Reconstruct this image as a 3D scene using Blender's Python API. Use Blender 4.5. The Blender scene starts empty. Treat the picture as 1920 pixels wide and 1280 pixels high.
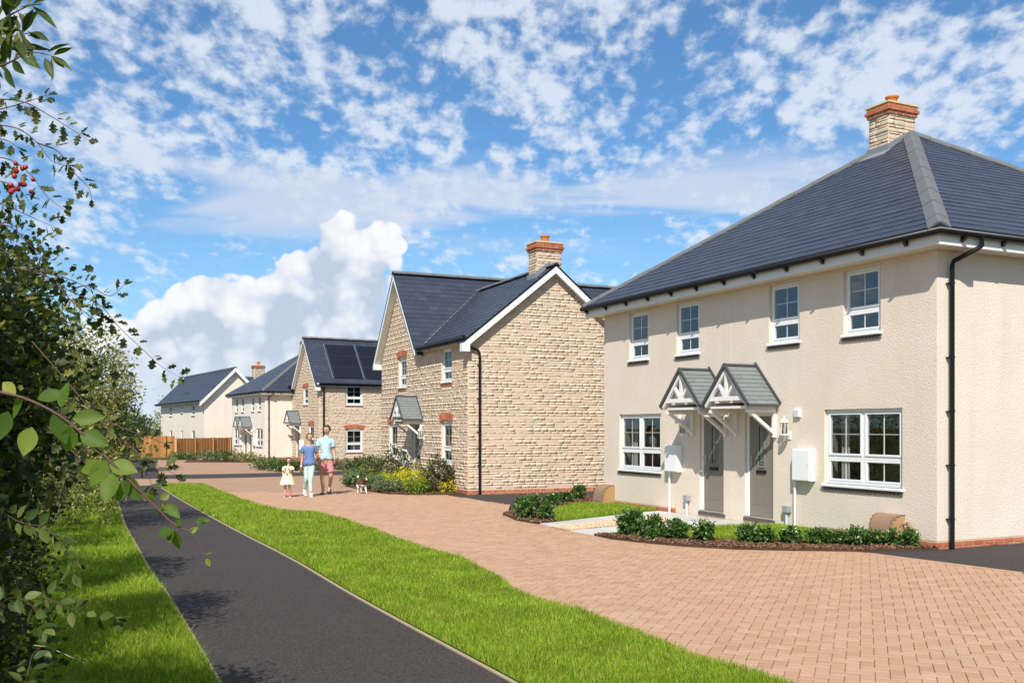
import bpy, bmesh, math, random
import numpy as np
from mathutils import Vector, Matrix, Quaternion

S = bpy.context.scene
COL = S.collection
R = random.Random(11)
NR = np.random.default_rng(11)
RAD = math.radians

# ------------------------------------------------------------------ camera, light, exposure
cam_d = bpy.data.cameras.new('camera')
cam = bpy.data.objects.new('camera', cam_d)
COL.objects.link(cam)
cam.location = (0, 0, 1.8)
cam.rotation_euler = (RAD(90), 0, 0)
cam_d.sensor_width = 36
cam_d.lens = 33.75
cam_d.shift_y = (802 - 640) / 1920
cam_d.clip_start = 0.05
cam_d.clip_end = 3000
S.camera = cam

SUN_DIR = Vector((-0.11, -0.69, 0.715)).normalized()      # towards the sun
sun_d = bpy.data.lights.new('sun', 'SUN')
sun_d.energy = 4.5
sun_d.angle = RAD(0.53)
sun_d.color = (1.0, 0.955, 0.885)
sun = bpy.data.objects.new('sun', sun_d)
COL.objects.link(sun)
sun.rotation_euler = SUN_DIR.to_track_quat('Z', 'Y').to_euler()
sun.location = (0, -20, 30)

S.view_settings.view_transform = 'Standard'
S.view_settings.look = 'None'
S.view_settings.exposure = 0.44
S.view_settings.gamma = 1.0
S.view_settings.use_curve_mapping = False
S.render.engine = 'CYCLES'
S.cycles.max_bounces = 8
S.cycles.transparent_max_bounces = 12
S.cycles.use_denoising = True


class NT:
    """short hand for node trees"""
    def __init__(self, nt):
        self.nt = nt
        nt.nodes.clear()

    def n(self, typ, ins=None, **props):
        nd = self.nt.nodes.new(typ)
        for k, v in props.items():
            setattr(nd, k, v)
        for k, v in (ins or {}).items():
            self.put(nd.inputs[k], v)
        return nd

    def put(self, sock, v):
        if isinstance(v, bpy.types.NodeSocket):
            self.nt.links.new(v, sock)
        elif isinstance(v, bpy.types.Node):
            self.nt.links.new(v.outputs[0], sock)
        else:
            if sock.type == 'RGBA' and len(v) == 3:
                v = (*v, 1)
            sock.default_value = v

    def m(self, op, a, b=0.0, c=0.0, clamp=False):
        nd = self.nt.nodes.new('ShaderNodeMath')
        nd.operation = op
        nd.use_clamp = clamp
        for i, v in enumerate((a, b, c)):
            self.put(nd.inputs[i], v)
        return nd.outputs[0]

    def vm(self, op, a, b=(0, 0, 0)):
        nd = self.nt.nodes.new('ShaderNodeVectorMath')
        nd.operation = op
        self.put(nd.inputs[0], a)
        self.put(nd.inputs[1], b)
        return nd.outputs[0]

    def step(self, x, lo, hi):
        nd = self.n('ShaderNodeMapRange', {0: x, 1: lo, 2: hi, 3: 0.0, 4: 1.0}, interpolation_type='SMOOTHSTEP')
        return nd.outputs[0]

    def mix(self, f, a, b, mode='MIX'):
        nd = self.nt.nodes.new('ShaderNodeMix')
        nd.data_type = 'RGBA'
        nd.blend_type = mode
        self.put(nd.inputs[0], f)
        self.put(nd.inputs[6], a)
        self.put(nd.inputs[7], b)
        return nd.outputs[2]

    def noise(self, vec, scale, detail=3.0, rough=0.5, dist=0.0):
        nd = self.n('ShaderNodeTexNoise', {'Scale': scale, 'Detail': detail, 'Roughness': rough, 'Distortion': dist})
        if vec is not None:
            self.put(nd.inputs['Vector'], vec)
        return nd.outputs[0]

    def ramp(self, fac, stops):
        nd = self.nt.nodes.new('ShaderNodeValToRGB')
        cr = nd.color_ramp
        while len(cr.elements) < len(stops):
            cr.elements.new(0.5)
        for e, (p, c) in zip(cr.elements, stops):
            e.position = p
            e.color = (*c, 1)
        self.put(nd.inputs[0], fac)
        return nd.outputs[0]

    def comb(self, x, y, z):
        return self.n('ShaderNodeCombineXYZ', {0: x, 1: y, 2: z}).outputs[0]


# ------------------------------------------------------------------ sky: Nishita air with clouds in it
def build_world():
    w = bpy.data.worlds.new('World')
    S.world = w
    w.use_nodes = True
    t = NT(w.node_tree)
    sky = t.n('ShaderNodeTexSky', sky_type='NISHITA', sun_disc=False)
    sky.sun_elevation = math.asin(SUN_DIR.z)
    sky.sun_rotation = math.atan2(SUN_DIR.x, SUN_DIR.y)
    sky.altitude = 60
    sky.air_density = 1.0
    sky.dust_density = 0.35
    sky.ozone_density = 2.0
    d = t.vm('NORMALIZE', t.n('ShaderNodeTexCoord').outputs['Generated'])
    sp = t.n('ShaderNodeSeparateXYZ', {0: d})
    x, y, z = sp.outputs
    hyp = t.m('SQRT', t.m('ADD', t.m('MULTIPLY', x, x), t.m('MULTIPLY', y, y)))
    az = t.m('ARCTAN2', x, y)
    el = t.m('DIVIDE', z, hyp)                       # slope above the horizon
    base = t.mix(1.0, sky.outputs[0], (0.52, 0.92, 1.18), 'MULTIPLY')
    hs = t.n('ShaderNodeHueSaturation', {'Saturation': 0.96, 'Value': 0.76, 'Color': base})
    col = hs.outputs[0]
    haze = t.step(el, 0.30, 0.02)
    col = t.mix(t.m('MULTIPLY', haze, 0.30), col, (3.9, 5.2, 6.5))
    # high mackerel layer: small puffs that shrink towards the horizon
    den = t.m('ADD', t.m('MAXIMUM', z, 0.0), 0.34)
    pl = t.comb(t.m('DIVIDE', x, den), t.m('DIVIDE', y, den), 0.0)
    pf = t.vm('MULTIPLY', pl, (1.0, 0.74, 1.0))
    wv = t.n('ShaderNodeTexNoise', {'Vector': pf, 'Scale': 16.0, 'Detail': 4.0}).outputs[1]
    pw = t.vm('ADD', pf, t.vm('MULTIPLY', t.vm('SUBTRACT', wv, (0.5, 0.5, 0.5)), (0.055, 0.055, 0.0)))
    puff = t.n('ShaderNodeTexVoronoi', {'Vector': pw, 'Scale': 31.0, 'Smoothness': 0.7, 'Randomness': 1.0}, feature='SMOOTH_F1', voronoi_dimensions='2D').outputs[0]
    fine = t.noise(pf, 46.0, 5.0, 0.6, 0.2)
    big = t.noise(pl, 2.4, 3.0, 0.5, 0.3)
    mid = t.noise(pf, 7.5, 3.0, 0.5, 0.2)
    cell = t.m('ADD', t.m('MULTIPLY', t.m('SUBTRACT', 0.95, puff), 0.24), t.m('ADD', t.m('MULTIPLY', t.noise(pf, 27.0, 6.0, 0.60, 0.1), 0.78), t.m('MULTIPLY', fine, 0.36)))
    s = t.m('ADD', t.m('MULTIPLY', cell, 0.95), t.m('ADD', t.m('MULTIPLY', big, 0.65), t.m('MULTIPLY', mid, 0.62)))
    s = t.m('ADD', s, t.m('MULTIPLY', t.step(el, 0.17, 0.33), 0.10))
    a1 = t.step(s, 1.27, 1.58)
    a1 = t.m('MULTIPLY', a1, t.m('MULTIPLY', t.step(el, 0.04, 0.16), 0.82))
    tex = t.noise(pl, 34.0, 4.0, 0.6, 0.2)
    hc = t.mix(t.step(t.m('ADD', t.m('MULTIPLY', cell, 0.8), t.m('MULTIPLY', tex, 0.4)), 0.50, 0.80), (4.1, 4.7, 5.7), (5.2, 5.6, 6.2))
    col = t.mix(a1, col, hc)
    # smooth flat sheets lower down
    sv = t.comb(t.m('MULTIPLY', az, 3.4), t.m('MULTIPLY', el, 19.0), 3.7)
    sh = t.noise(sv, 1.0, 5.0, 0.5, 0.4)
    m2 = t.m('MULTIPLY', t.step(el, 0.17, 0.215), t.step(el, 0.30, 0.25))
    a2 = t.m('MULTIPLY', t.m('MULTIPLY', t.step(sh, 0.43, 0.60), m2), 0.80)
    col = t.mix(a2, col, (4.3, 4.75, 5.6))
    # low cumulus all round the horizon, one tall heap ahead on the left
    cv = t.comb(az, el, 0.0)
    wob = t.n('ShaderNodeTexNoise', {'Vector': cv, 'Scale': 22.0, 'Detail': 3.0}).outputs[1]
    cw = t.vm('ADD', cv, t.vm('MULTIPLY', t.vm('SUBTRACT', wob, (0.5, 0.5, 0.5)), (0.03, 0.03, 0.0)))
    n1 = t.noise(cv, 15.0, 8.0, 0.58, 0.3)
    v1 = t.n('ShaderNodeTexVoronoi', {'Vector': cw, 'Scale': 30.0, 'Smoothness': 0.6}, feature='SMOOTH_F1', voronoi_dimensions='2D').outputs[0]
    v2 = t.n('ShaderNodeTexVoronoi', {'Vector': cw, 'Scale': 75.0, 'Smoothness': 0.6}, feature='SMOOTH_F1', voronoi_dimensions='2D').outputs[0]
    blobs = [(-0.180, 0.200, 0.030, 0.024), (-0.128, 0.192, 0.020, 0.022), (-0.222, 0.155, 0.030, 0.028), (-0.160, 0.148, 0.048, 0.040),
             (-0.308, 0.140, 0.022, 0.014), (-0.290, 0.108, 0.050, 0.030), (-0.205, 0.090, 0.120, 0.055), (-0.37, 0.06, 0.08, 0.05)]

    def field(off):
        tot = None
        for (ba, be, ra, re) in blobs:
            dx = t.m('DIVIDE', t.m('SUBTRACT', az, ba - off[0]), ra)
            dy = t.m('DIVIDE', t.m('SUBTRACT', el, be - off[1]), re)
            g = t.m('EXPONENT', t.m('MULTIPLY', t.m('ADD', t.m('MULTIPLY', dx, dx), t.m('MULTIPLY', dy, dy)), -1.0))
            tot = g if tot is None else t.m('ADD', tot, g)
        return tot
    f0 = field((0, 0))
    lowv = t.comb(t.m('MULTIPLY', az, 2.2), t.m('MULTIPLY', el, 7.0), 9.1)
    low = t.noise(lowv, 1.6, 4.0, 0.55, 0.2)
    f0 = t.m('ADD', f0, t.m('MULTIPLY', t.step(low, 0.45, 0.66), t.m('MULTIPLY', t.step(el, 0.125, 0.06), 0.75)))
    lump = t.m('ADD', t.m('MULTIPLY', t.m('SUBTRACT', 0.42, v1), 1.0), t.m('MULTIPLY', t.m('SUBTRACT', 0.42, v2), 0.45))
    ragged = t.m('ADD', t.m('MULTIPLY', t.m('SUBTRACT', n1, 0.5), 1.35), t.m('MULTIPLY', lump, 0.85))
    gate = t.m('MULTIPLY', t.step(f0, 0.18, 0.55), t.m('SUBTRACT', 1.35, t.m('MULTIPLY', t.step(f0, 0.75, 1.15), 0.9)))
    dens = t.m('ADD', t.m('MINIMUM', f0, 1.25), t.m('MULTIPLY', ragged, gate))
    a3 = t.step(dens, 0.55, 0.80)
    depth = t.step(t.m('ADD', field((0.012, 0.034)), t.m('MULTIPLY', t.m('SUBTRACT', n1, 0.5), 1.3)), 0.35, 1.30)    # cloud overhead makes the lower part grey
    shade = t.m('ADD', t.m('MULTIPLY', lump, 1.25), t.m('MULTIPLY', t.m('SUBTRACT', n1, 0.5), 1.0))
    shade = t.m('SUBTRACT', t.m('ADD', shade, 0.70), t.m('MULTIPLY', depth, 0.62), clamp=True)
    cc = t.ramp(shade, [(0.0, (3.5, 4.05, 4.9)), (0.35, (4.6, 5.0, 5.7)), (0.7, (5.6, 5.8, 6.1)), (1.0, (6.25, 6.35, 6.4))])
    cc = t.mix(t.step(el, 0.09, 0.0), cc, (4.6, 5.2, 6.0))
    col = t.mix(t.m('MULTIPLY', a3, 0.97), col, cc)
    below = t.step(el, 0.0, -0.03)
    col = t.mix(below, col, (1.6, 1.7, 1.4))
    bg = t.n('ShaderNodeBackground', {'Color': col, 'Strength': 0.115})
    t.n('ShaderNodeOutputWorld', {'Surface': bg})


build_world()


# ------------------------------------------------------------------ materials
def new_mat(name):
    m = bpy.data.materials.new(name)
    m.use_nodes = True
    return m, NT(m.node_tree)


def out(t, sh, disp=None):
    t.n('ShaderNodeOutputMaterial', {'Surface': sh})


def island(t):
    a = t.n('ShaderNodeObjectInfo').outputs['Random']
    b = t.n('ShaderNodeNewGeometry').outputs['Random Per Island']
    return t.m('FRACT', t.m('ADD', a, b))


def pbr(name, base, rough=0.6, var=0.0, vscale=6.0, bump=0.0, bscale=60.0, bdist=0.004, spec=0.4, metal=0.0, stops=None,
        patch=None, coords=None, detail=4.0, fine=0.0):
    """procedural surface: base colour, or a ramp over pieces, with cloudy variation and fine relief"""
    m, t = new_mat(name)
    co = t.n('ShaderNodeNewGeometry').outputs['Position'] if stops and not coords else t.n('ShaderNodeTexCoord').outputs[coords or 'Object']
    col = base
    if stops:
        col = t.ramp(island(t), stops)
    if var:
        v = t.noise(co, vscale, detail, 0.6)
        f = t.m('ADD', t.m('MULTIPLY', t.m('SUBTRACT', v, 0.5), 2.0 * var), 1.0)
        col = t.mix(1.0, col, t.comb(f, f, f), 'MULTIPLY')
    if fine:
        v = t.noise(co, bscale * 1.3, 2.0, 0.6)
        f = t.m('ADD', t.m('MULTIPLY', t.m('SUBTRACT', v, 0.5), 2.0 * fine), 1.0)
        col = t.mix(1.0, col, t.comb(f, f, f), 'MULTIPLY')
    if patch:
        pc, lo, hi, sc = patch
        col = t.mix(t.step(t.noise(co, sc, 4.0, 0.6), lo, hi), col, pc)
    b = t.n('ShaderNodeBsdfPrincipled', {'Base Color': col, 'Roughness': rough, 'Metallic': metal, 'Specular IOR Level': spec})
    if bump:
        h = t.noise(co, bscale, 4.0, 0.62)
        bn = t.n('ShaderNodeBump', {'Strength': bump, 'Distance': bdist, 'Height': h})
        t.put(b.inputs['Normal'], bn.outputs[0])
    out(t, b)
    return m


def leaf_mat(name, stops, trans=0.35, rough=0.5, spec=0.22):
    m, t = new_mat(name)
    col = t.ramp(island(t), stops)
    co = t.n('ShaderNodeTexCoord').outputs['Object']
    v = t.noise(co, 1.3, 3.0, 0.6)
    f = t.m('ADD', t.m('MULTIPLY', t.m('SUBTRACT', v, 0.5), 0.7), 1.0)
    col = t.mix(1.0, col, t.comb(f, f, f), 'MULTIPLY')
    b = t.n('ShaderNodeBsdfPrincipled', {'Base Color': col, 'Roughness': rough, 'Specular IOR Level': spec})
    tc = t.mix(1.0, col, (1.5, 1.7, 0.55), 'MULTIPLY')
    tr = t.n('ShaderNodeBsdfTranslucent', {'Color': tc})
    mx = t.n('ShaderNodeMixShader', {0: trans})
    t.put(mx.inputs[1], b)
    t.put(mx.inputs[2], tr)
    out(t, mx)
    return m


def glass_mat(name):
    m, t = new_mat(name)
    tr = t.n('ShaderNodeBsdfTransparent', {'Color': (0.66, 0.68, 0.67)})
    gl = t.n('ShaderNodeBsdfGlossy', {'Color': (1, 1, 1), 'Roughness': 0.015})
    fr = t.n('ShaderNodeFresnel', {'IOR': 1.5})
    f = t.m('MULTIPLY', fr.outputs[0], 0.13)        # mirror reflection cut so the panes look dark
    mx = t.n('ShaderNodeMixShader', {0: f})
    t.put(mx.inputs[1], tr)
    t.put(mx.inputs[2], gl)
    out(t, mx)
    return m


M = {}
M['render'] = None


def roughcast(name='cream_roughcast_render', gain=1.0):
    m, t = new_mat(name)
    co = t.n('ShaderNodeTexCoord').outputs['Object']
    v = t.noise(co, 1.1, 5.0, 0.6)
    g = t.noise(co, 50.0, 3.0, 0.55, 0.3)
    peb = t.n('ShaderNodeTexVoronoi', {'Vector': co, 'Scale': 58.0, 'Randomness': 1.0}, feature='SMOOTH_F1').outputs[0]
    col = t.mix(t.step(v, 0.3, 0.7), (0.695, 0.588, 0.475), (0.735, 0.63, 0.52))
    streak = t.noise(t.vm('MULTIPLY', co, (2.2, 2.2, 0.18)), 1.0, 4.0, 0.6)
    col = t.mix(t.m('MULTIPLY', t.step(streak, 0.52, 0.75), 0.16), col, (0.52, 0.41, 0.29))
    col = t.mix(t.m('MULTIPLY', t.step(g, 0.50, 0.36), 0.35), col, (0.47, 0.385, 0.29))
    if gain != 1.0:
        col = t.mix(1.0, col, (gain, gain * 1.03, gain * 1.07), 'MULTIPLY')
    b = t.n('ShaderNodeBsdfPrincipled', {'Base Color': col, 'Roughness': 0.93, 'Specular IOR Level': 0.15})
    h = t.m('SUBTRACT', t.m('MULTIPLY', g, 1.0), t.m('MULTIPLY', peb, 0.8))
    bn = t.n('ShaderNodeBump', {'Strength': 0.55, 'Distance': 0.011, 'Height': h})
    t.put(b.inputs['Normal'], bn.outputs[0])
    out(t, b)
    return m


M['render'] = roughcast()
M['render_pale'] = roughcast('pale_cream_render', 1.09)
M['stone'] = pbr('buff_rubble_stone', (0.4, 0.3, 0.2), 0.95, var=0.15, vscale=8, bump=0.55, bscale=45, bdist=0.010, spec=0.1,
                 stops=[(0.0, (0.54, 0.42, 0.305)), (0.2, (0.585, 0.465, 0.345)), (0.42, (0.56, 0.43, 0.31)), (0.6, (0.61, 0.485, 0.365)), (0.75, (0.62, 0.45, 0.32)),
                        (0.86, (0.51, 0.41, 0.305)), (0.95, (0.585, 0.41, 0.285)), (1.0, (0.56, 0.45, 0.34))])
M['mortar'] = pbr('lime_mortar', (0.66, 0.54, 0.41), 0.95, var=0.12, vscale=5, bump=0.5, bscale=90, bdist=0.006, spec=0.1)
M['brick'] = pbr('orange_red_brick', (0.4, 0.15, 0.08), 0.9, var=0.2, vscale=22, bump=0.4, bscale=120, bdist=0.003, spec=0.15,
                 stops=[(0.0, (0.40, 0.125, 0.062)), (0.3, (0.46, 0.165, 0.085)), (0.6, (0.36, 0.105, 0.055)), (0.8, (0.50, 0.20, 0.105)), (1.0, (0.28, 0.072, 0.040))])
M['brick_mortar'] = pbr('pale_pointing', (0.55, 0.42, 0.31), 0.95, var=0.1, bump=0.3, bscale=100)
M['dark_brick'] = pbr('brown_sill_brick', (0.11, 0.085, 0.07), 0.85, var=0.2, vscale=25, bump=0.4, bscale=90)
M['slate'] = pbr('blue_black_slate', (0.04, 0.045, 0.055), 0.45, var=0.10, vscale=3, bump=0.06, bscale=40, bdist=0.002, spec=0.45,
                 stops=[(0.0, (0.029, 0.036, 0.055)), (0.4, (0.036, 0.043, 0.064)), (0.7, (0.032, 0.039, 0.058)), (1.0, (0.044, 0.052, 0.075))])
M['ridge'] = pbr('grey_concrete_ridge', (0.125, 0.125, 0.125), 0.75, var=0.14, vscale=8, bump=0.3, bscale=60)
M['lead'] = pbr('lead_flashing', (0.20, 0.21, 0.22), 0.5, var=0.15, vscale=12, bump=0.2, bscale=20, spec=0.5)
M['white'] = pbr('white_upvc', (0.78, 0.78, 0.76), 0.35, var=0.03, vscale=3, spec=0.45)
M['fascia'] = pbr('cream_white_fascia', (0.72, 0.69, 0.64), 0.45, var=0.04, vscale=2, spec=0.4)
M['black'] = pbr('black_plastic_gutter', (0.008, 0.008, 0.009), 0.38, var=0.12, vscale=5, spec=0.3)
M['taupe'] = pbr('taupe_painted_door', (0.205, 0.18, 0.145), 0.45, var=0.06, vscale=4, bump=0.12, bscale=120, bdist=0.002, spec=0.4)
M['glass'] = glass_mat('window_glass')
M['frosted'] = pbr('obscure_door_glass', (0.16, 0.19, 0.17), 0.12, var=0.3, vscale=40, spec=0.6)
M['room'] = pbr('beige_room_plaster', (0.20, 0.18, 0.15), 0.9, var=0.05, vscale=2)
M['pale_strip'] = pbr('pale_strip_and_bulb', (0.70, 0.68, 0.62), 0.9, var=0.05, vscale=8)
M['chrome'] = pbr('brushed_chrome', (0.6, 0.6, 0.6), 0.25, var=0.05, metal=0.9)
M['canopy_tile'] = pbr('grey_green_canopy_tile', (0.17, 0.185, 0.18), 0.6, var=0.12, vscale=16, bump=0.2, bscale=60,
                       stops=[(0.0, (0.155, 0.168, 0.165)), (0.5, (0.18, 0.195, 0.19)), (1.0, (0.165, 0.178, 0.172))])
M['canopy_edge'] = pbr('dark_grey_verge', (0.06, 0.065, 0.068), 0.6, var=0.1, bump=0.2, bscale=60)
M['canopy_wood'] = pbr('white_painted_timber', (0.76, 0.73, 0.68), 0.5, var=0.05, vscale=5, bump=0.1, bscale=50)
M['grey_plastic'] = pbr('mid_grey_plastic', (0.30, 0.30, 0.31), 0.5, var=0.06)
M['pale_pipe'] = pbr('pale_grey_pipe', (0.52, 0.54, 0.57), 0.5, var=0.06)
M['meter_brown'] = pbr('brown_grp_cover', (0.27, 0.165, 0.105), 0.38, var=0.07, vscale=4, spec=0.5)
M['meter_tan'] = pbr('tan_grp_side', (0.40, 0.24, 0.11), 0.45, var=0.08, vscale=5)
M['pot'] = pbr('terracotta_pot', (0.55, 0.17, 0.045), 0.7, var=0.12, vscale=9, bump=0.15, bscale=50)
M['capslab'] = pbr('buff_cap_slab', (0.62, 0.46, 0.24), 0.85, var=0.12, vscale=8, bump=0.3, bscale=60)
M['solar'] = pbr('black_solar_cells', (0.012, 0.013, 0.02), 0.12, var=0.2, vscale=3, spec=0.5)
M['solar_frame'] = pbr('solar_frame', (0.035, 0.035, 0.04), 0.4, var=0.1)
M['fence'] = pbr('orange_brown_fence_board', (0.42, 0.2, 0.06), 0.8, var=0.25, vscale=7, bump=0.3, bscale=40,
                 stops=[(0.0, (0.42, 0.185, 0.055)), (0.3, (0.52, 0.25, 0.085)), (0.6, (0.36, 0.15, 0.045)), (0.85, (0.56, 0.29, 0.11)), (1.0, (0.46, 0.21, 0.07))])
M['paver'] = pbr('brindle_block_paver', (0.42, 0.25, 0.16), 0.85, var=0.14, vscale=3.0, bump=0.35, bscale=110, bdist=0.003, spec=0.2, fine=0.10,
                 stops=[(0.0, (0.405, 0.244, 0.150)), (0.25, (0.43, 0.263, 0.165)), (0.5, (0.38, 0.226, 0.136)), (0.75, (0.45, 0.287, 0.188)), (1.0, (0.41, 0.250, 0.156))],
                 patch=((0.44, 0.32, 0.245), 0.64, 0.9, 1.7))
M['joint'] = pbr('kiln_sand_joint', (0.27, 0.135, 0.062), 0.95, var=0.2, vscale=20, bump=0.4, bscale=200, bdist=0.002)
M['slab'] = pbr('grey_paving_slab', (0.46, 0.44, 0.40), 0.85, var=0.12, vscale=5, bump=0.3, bscale=90, fine=0.06,
                stops=[(0.0, (0.46, 0.435, 0.39)), (0.5, (0.52, 0.50, 0.455)), (1.0, (0.41, 0.39, 0.36))])
M['pebble'] = pbr('honey_pebble', (0.5, 0.36, 0.2), 0.85, var=0.1,
                  stops=[(0.0, (0.56, 0.41, 0.24)), (0.35, (0.62, 0.49, 0.33)), (0.6, (0.46, 0.30, 0.15)), (0.8, (0.66, 0.56, 0.43)), (1.0, (0.50, 0.36, 0.2))])
M['gravel_bed'] = pbr('honey_gravel_bed', (0.46, 0.34, 0.2), 0.95, var=0.25, vscale=60, bump=0.7, bscale=90)
M['mulch'] = pbr('bark_mulch', (0.09, 0.05, 0.03), 0.95, var=0.4, vscale=30, bump=1.0, bscale=60, bdist=0.02, spec=0.1)
M['chip'] = pbr('bark_chip', (0.12, 0.07, 0.04), 0.95, var=0.2, spec=0.1,
                stops=[(0.0, (0.07, 0.038, 0.024)), (0.4, (0.12, 0.062, 0.036)), (0.75, (0.17, 0.095, 0.055)), (1.0, (0.25, 0.16, 0.10))])
M['kerb'] = pbr('concrete_edging', (0.33, 0.27, 0.165), 0.9, var=0.2, vscale=6, bump=0.4, bscale=80)
M['soil'] = pbr('grassy_soil', (0.06, 0.085, 0.02), 0.95, var=0.4, vscale=4, bump=0.6, bscale=40, spec=0.1)
M['field'] = pbr('rough_field', (0.075, 0.085, 0.03), 0.95, var=0.4, vscale=0.3, bump=0.6, bscale=8, spec=0.1, patch=((0.13, 0.10, 0.06), 0.5, 0.7, 0.5))
M['bark'] = pbr('grey_brown_bark', (0.085, 0.062, 0.045), 0.9, var=0.35, vscale=9, bump=0.8, bscale=30, bdist=0.01)
M['twig'] = pbr('purple_brown_twig', (0.10, 0.052, 0.036), 0.7, var=0.3, vscale=30, bump=0.3, bscale=80)
M['berry'] = pbr('red_hawthorn_berry', (0.36, 0.02, 0.03), 0.3, var=0.3, vscale=30, stops=[(0.0, (0.22, 0.012, 0.025)), (0.5, (0.42, 0.03, 0.035)), (1.0, (0.30, 0.02, 0.04))])


def tarmac(name, c, lo):
    m, t = new_mat(name)
    co = t.n('ShaderNodeTexCoord').outputs['Object']
    v = t.noise(co, 0.9, 5.0, 0.6)
    col = t.mix(v, c, lo)
    ag = t.n('ShaderNodeTexVoronoi', {'Vector': co, 'Scale': 95.0}).outputs[1]
    agv = t.n('ShaderNodeSeparateColor', {0: ag}).outputs[0]
    f = t.m('ADD', t.m('MULTIPLY', agv, 1.0), 0.5)
    col = t.mix(1.0, col, t.comb(f, f, f), 'MULTIPLY')
    sp = t.step(t.noise(co, 130.0, 2.0, 0.5), 0.66, 0.74)
    col = t.mix(t.m('MULTIPLY', sp, 0.5), col, (0.26, 0.22, 0.19))
    b = t.n('ShaderNodeBsdfPrincipled', {'Base Color': col, 'Roughness': 0.9, 'Specular IOR Level': 0.2})
    h = t.noise(co, 120.0, 3.0, 0.6)
    t.put(b.inputs['Normal'], t.n('ShaderNodeBump', {'Strength': 0.7, 'Distance': 0.006, 'Height': h}).outputs[0])
    out(t, b)
    return m


M['tarmac'] = tarmac('dark_tarmac', (0.044, 0.037, 0.034), (0.060, 0.051, 0.047))


def grass_mat():
    m, t = new_mat('lawn_grass_blade')
    col = t.ramp(island(t), [(0.0, (0.085, 0.155, 0.008)), (0.3, (0.175, 0.285, 0.014)), (0.6, (0.275, 0.385, 0.022)), (0.85, (0.36, 0.44, 0.045)), (1.0, (0.50, 0.46, 0.13))])
    co = t.n('ShaderNodeTexCoord').outputs['Object']
    v = t.noise(co, 1.6, 4.0, 0.65)
    f = t.m('ADD', t.m('MULTIPLY', t.m('SUBTRACT', v, 0.5), 1.2), 1.0)
    col = t.mix(1.0, col, t.comb(f, f, f), 'MULTIPLY')
    dry = t.step(t.noise(co, 0.75, 4.0, 0.7), 0.52, 0.74)
    col = t.mix(t.m('MULTIPLY', dry, 0.45), col, (0.40, 0.40, 0.06))
    b = t.n('ShaderNodeBsdfPrincipled', {'Base Color': col, 'Roughness': 0.5, 'Specular IOR Level': 0.3})
    tr = t.n('ShaderNodeBsdfTranslucent', {'Color': t.mix(1.0, col, (1.4, 1.5, 0.6), 'MULTIPLY')})
    mx = t.n('ShaderNodeMixShader', {0: 0.4})
    t.put(mx.inputs[1], b)
    t.put(mx.inputs[2], tr)
    out(t, mx)
    return m


M['grass'] = grass_mat()
M['turf'] = pbr('turf_base', (0.11, 0.18, 0.018), 0.95, var=0.4, vscale=6, bump=0.7, bscale=60, bdist=0.02, spec=0.1)
M['leaf_hedge'] = leaf_mat('hawthorn_leaf', [(0.0, (0.020, 0.031, 0.009)), (0.45, (0.038, 0.056, 0.014)), (0.75, (0.070, 0.092, 0.021)), (0.93, (0.14, 0.155, 0.035)), (1.0, (0.25, 0.21, 0.06))], 0.3)
M['leaf_hero'] = leaf_mat('broad_lit_leaf', [(0.0, (0.06, 0.11, 0.018)), (0.5, (0.11, 0.18, 0.024)), (0.8, (0.20, 0.26, 0.04)), (1.0, (0.38, 0.38, 0.10))], 0.5)  # albedo raised so cane leaves lying in shade read as sunlit
M['leaf_olive'] = leaf_mat('yellowing_olive_leaf', [(0.0, (0.12, 0.13, 0.032)), (0.4, (0.22, 0.22, 0.065)), (0.8, (0.33, 0.30, 0.12)), (1.0, (0.46, 0.38, 0.20))], 0.3)
M['leaf_dark'] = leaf_mat('dark_tree_leaf', [(0.0, (0.034, 0.060, 0.014)), (0.5, (0.062, 0.098, 0.022)), (0.85, (0.11, 0.14, 0.035)), (1.0, (0.17, 0.18, 0.06))], 0.28)
M['leaf_laurel'] = leaf_mat('glossy_laurel_leaf', [(0.0, (0.030, 0.072, 0.018)), (0.5, (0.060, 0.125, 0.026)), (0.85, (0.11, 0.19, 0.042)), (1.0, (0.25, 0.31, 0.10))], 0.25, 0.28, 0.5)
M['leaf_sage'] = leaf_mat('grey_green_leaf', [(0.0, (0.075, 0.115, 0.055)), (0.5, (0.12, 0.17, 0.075)), (1.0, (0.22, 0.27, 0.14))], 0.25)
M['leaf_lime'] = leaf_mat('lime_green_leaf', [(0.0, (0.09, 0.16, 0.02)), (0.5, (0.16, 0.25, 0.03)), (1.0, (0.28, 0.36, 0.06))], 0.35)
M['leaf_gold'] = leaf_mat('golden_yellow_leaf', [(0.0, (0.22, 0.27, 0.03)), (0.3, (0.50, 0.47, 0.03)), (0.7, (0.76, 0.60, 0.03)), (1.0, (0.82, 0.64, 0.06))], 0.35)
M['leaf_photinia'] = leaf_mat('bronze_green_leaf', [(0.0, (0.038, 0.060, 0.02)), (0.5, (0.075, 0.095, 0.03)), (0.8, (0.16, 0.16, 0.07)), (1.0, (0.24, 0.11, 0.05))], 0.25)


# ------------------------------------------------------------------ mesh helpers
def tag(o, label=None, cat=None, group=None, kind=None):
    if label: o['label'] = label
    if cat: o['category'] = cat
    if group: o['group'] = group
    if kind: o['kind'] = kind
    return o


def thing(name, label, cat, loc=(0, 0, 0), rz=0.0, group=None, scale=1.0):
    o = bpy.data.objects.new(name, None)
    COL.objects.link(o)
    o.empty_display_size = 0.3
    o.location = loc
    o.rotation_euler = (0, 0, rz)
    o.scale = (scale,) * 3
    return tag(o, label, cat, group)


def link(name, me, parent=None, mat4=None):
    o = bpy.data.objects.new(name, me)
    COL.objects.link(o)
    if parent is not None:
        o.parent = parent
    if mat4 is not None:
        o.matrix_local = Matrix(mat4.tolist()) if isinstance(mat4, np.ndarray) else mat4
    return o


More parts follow.
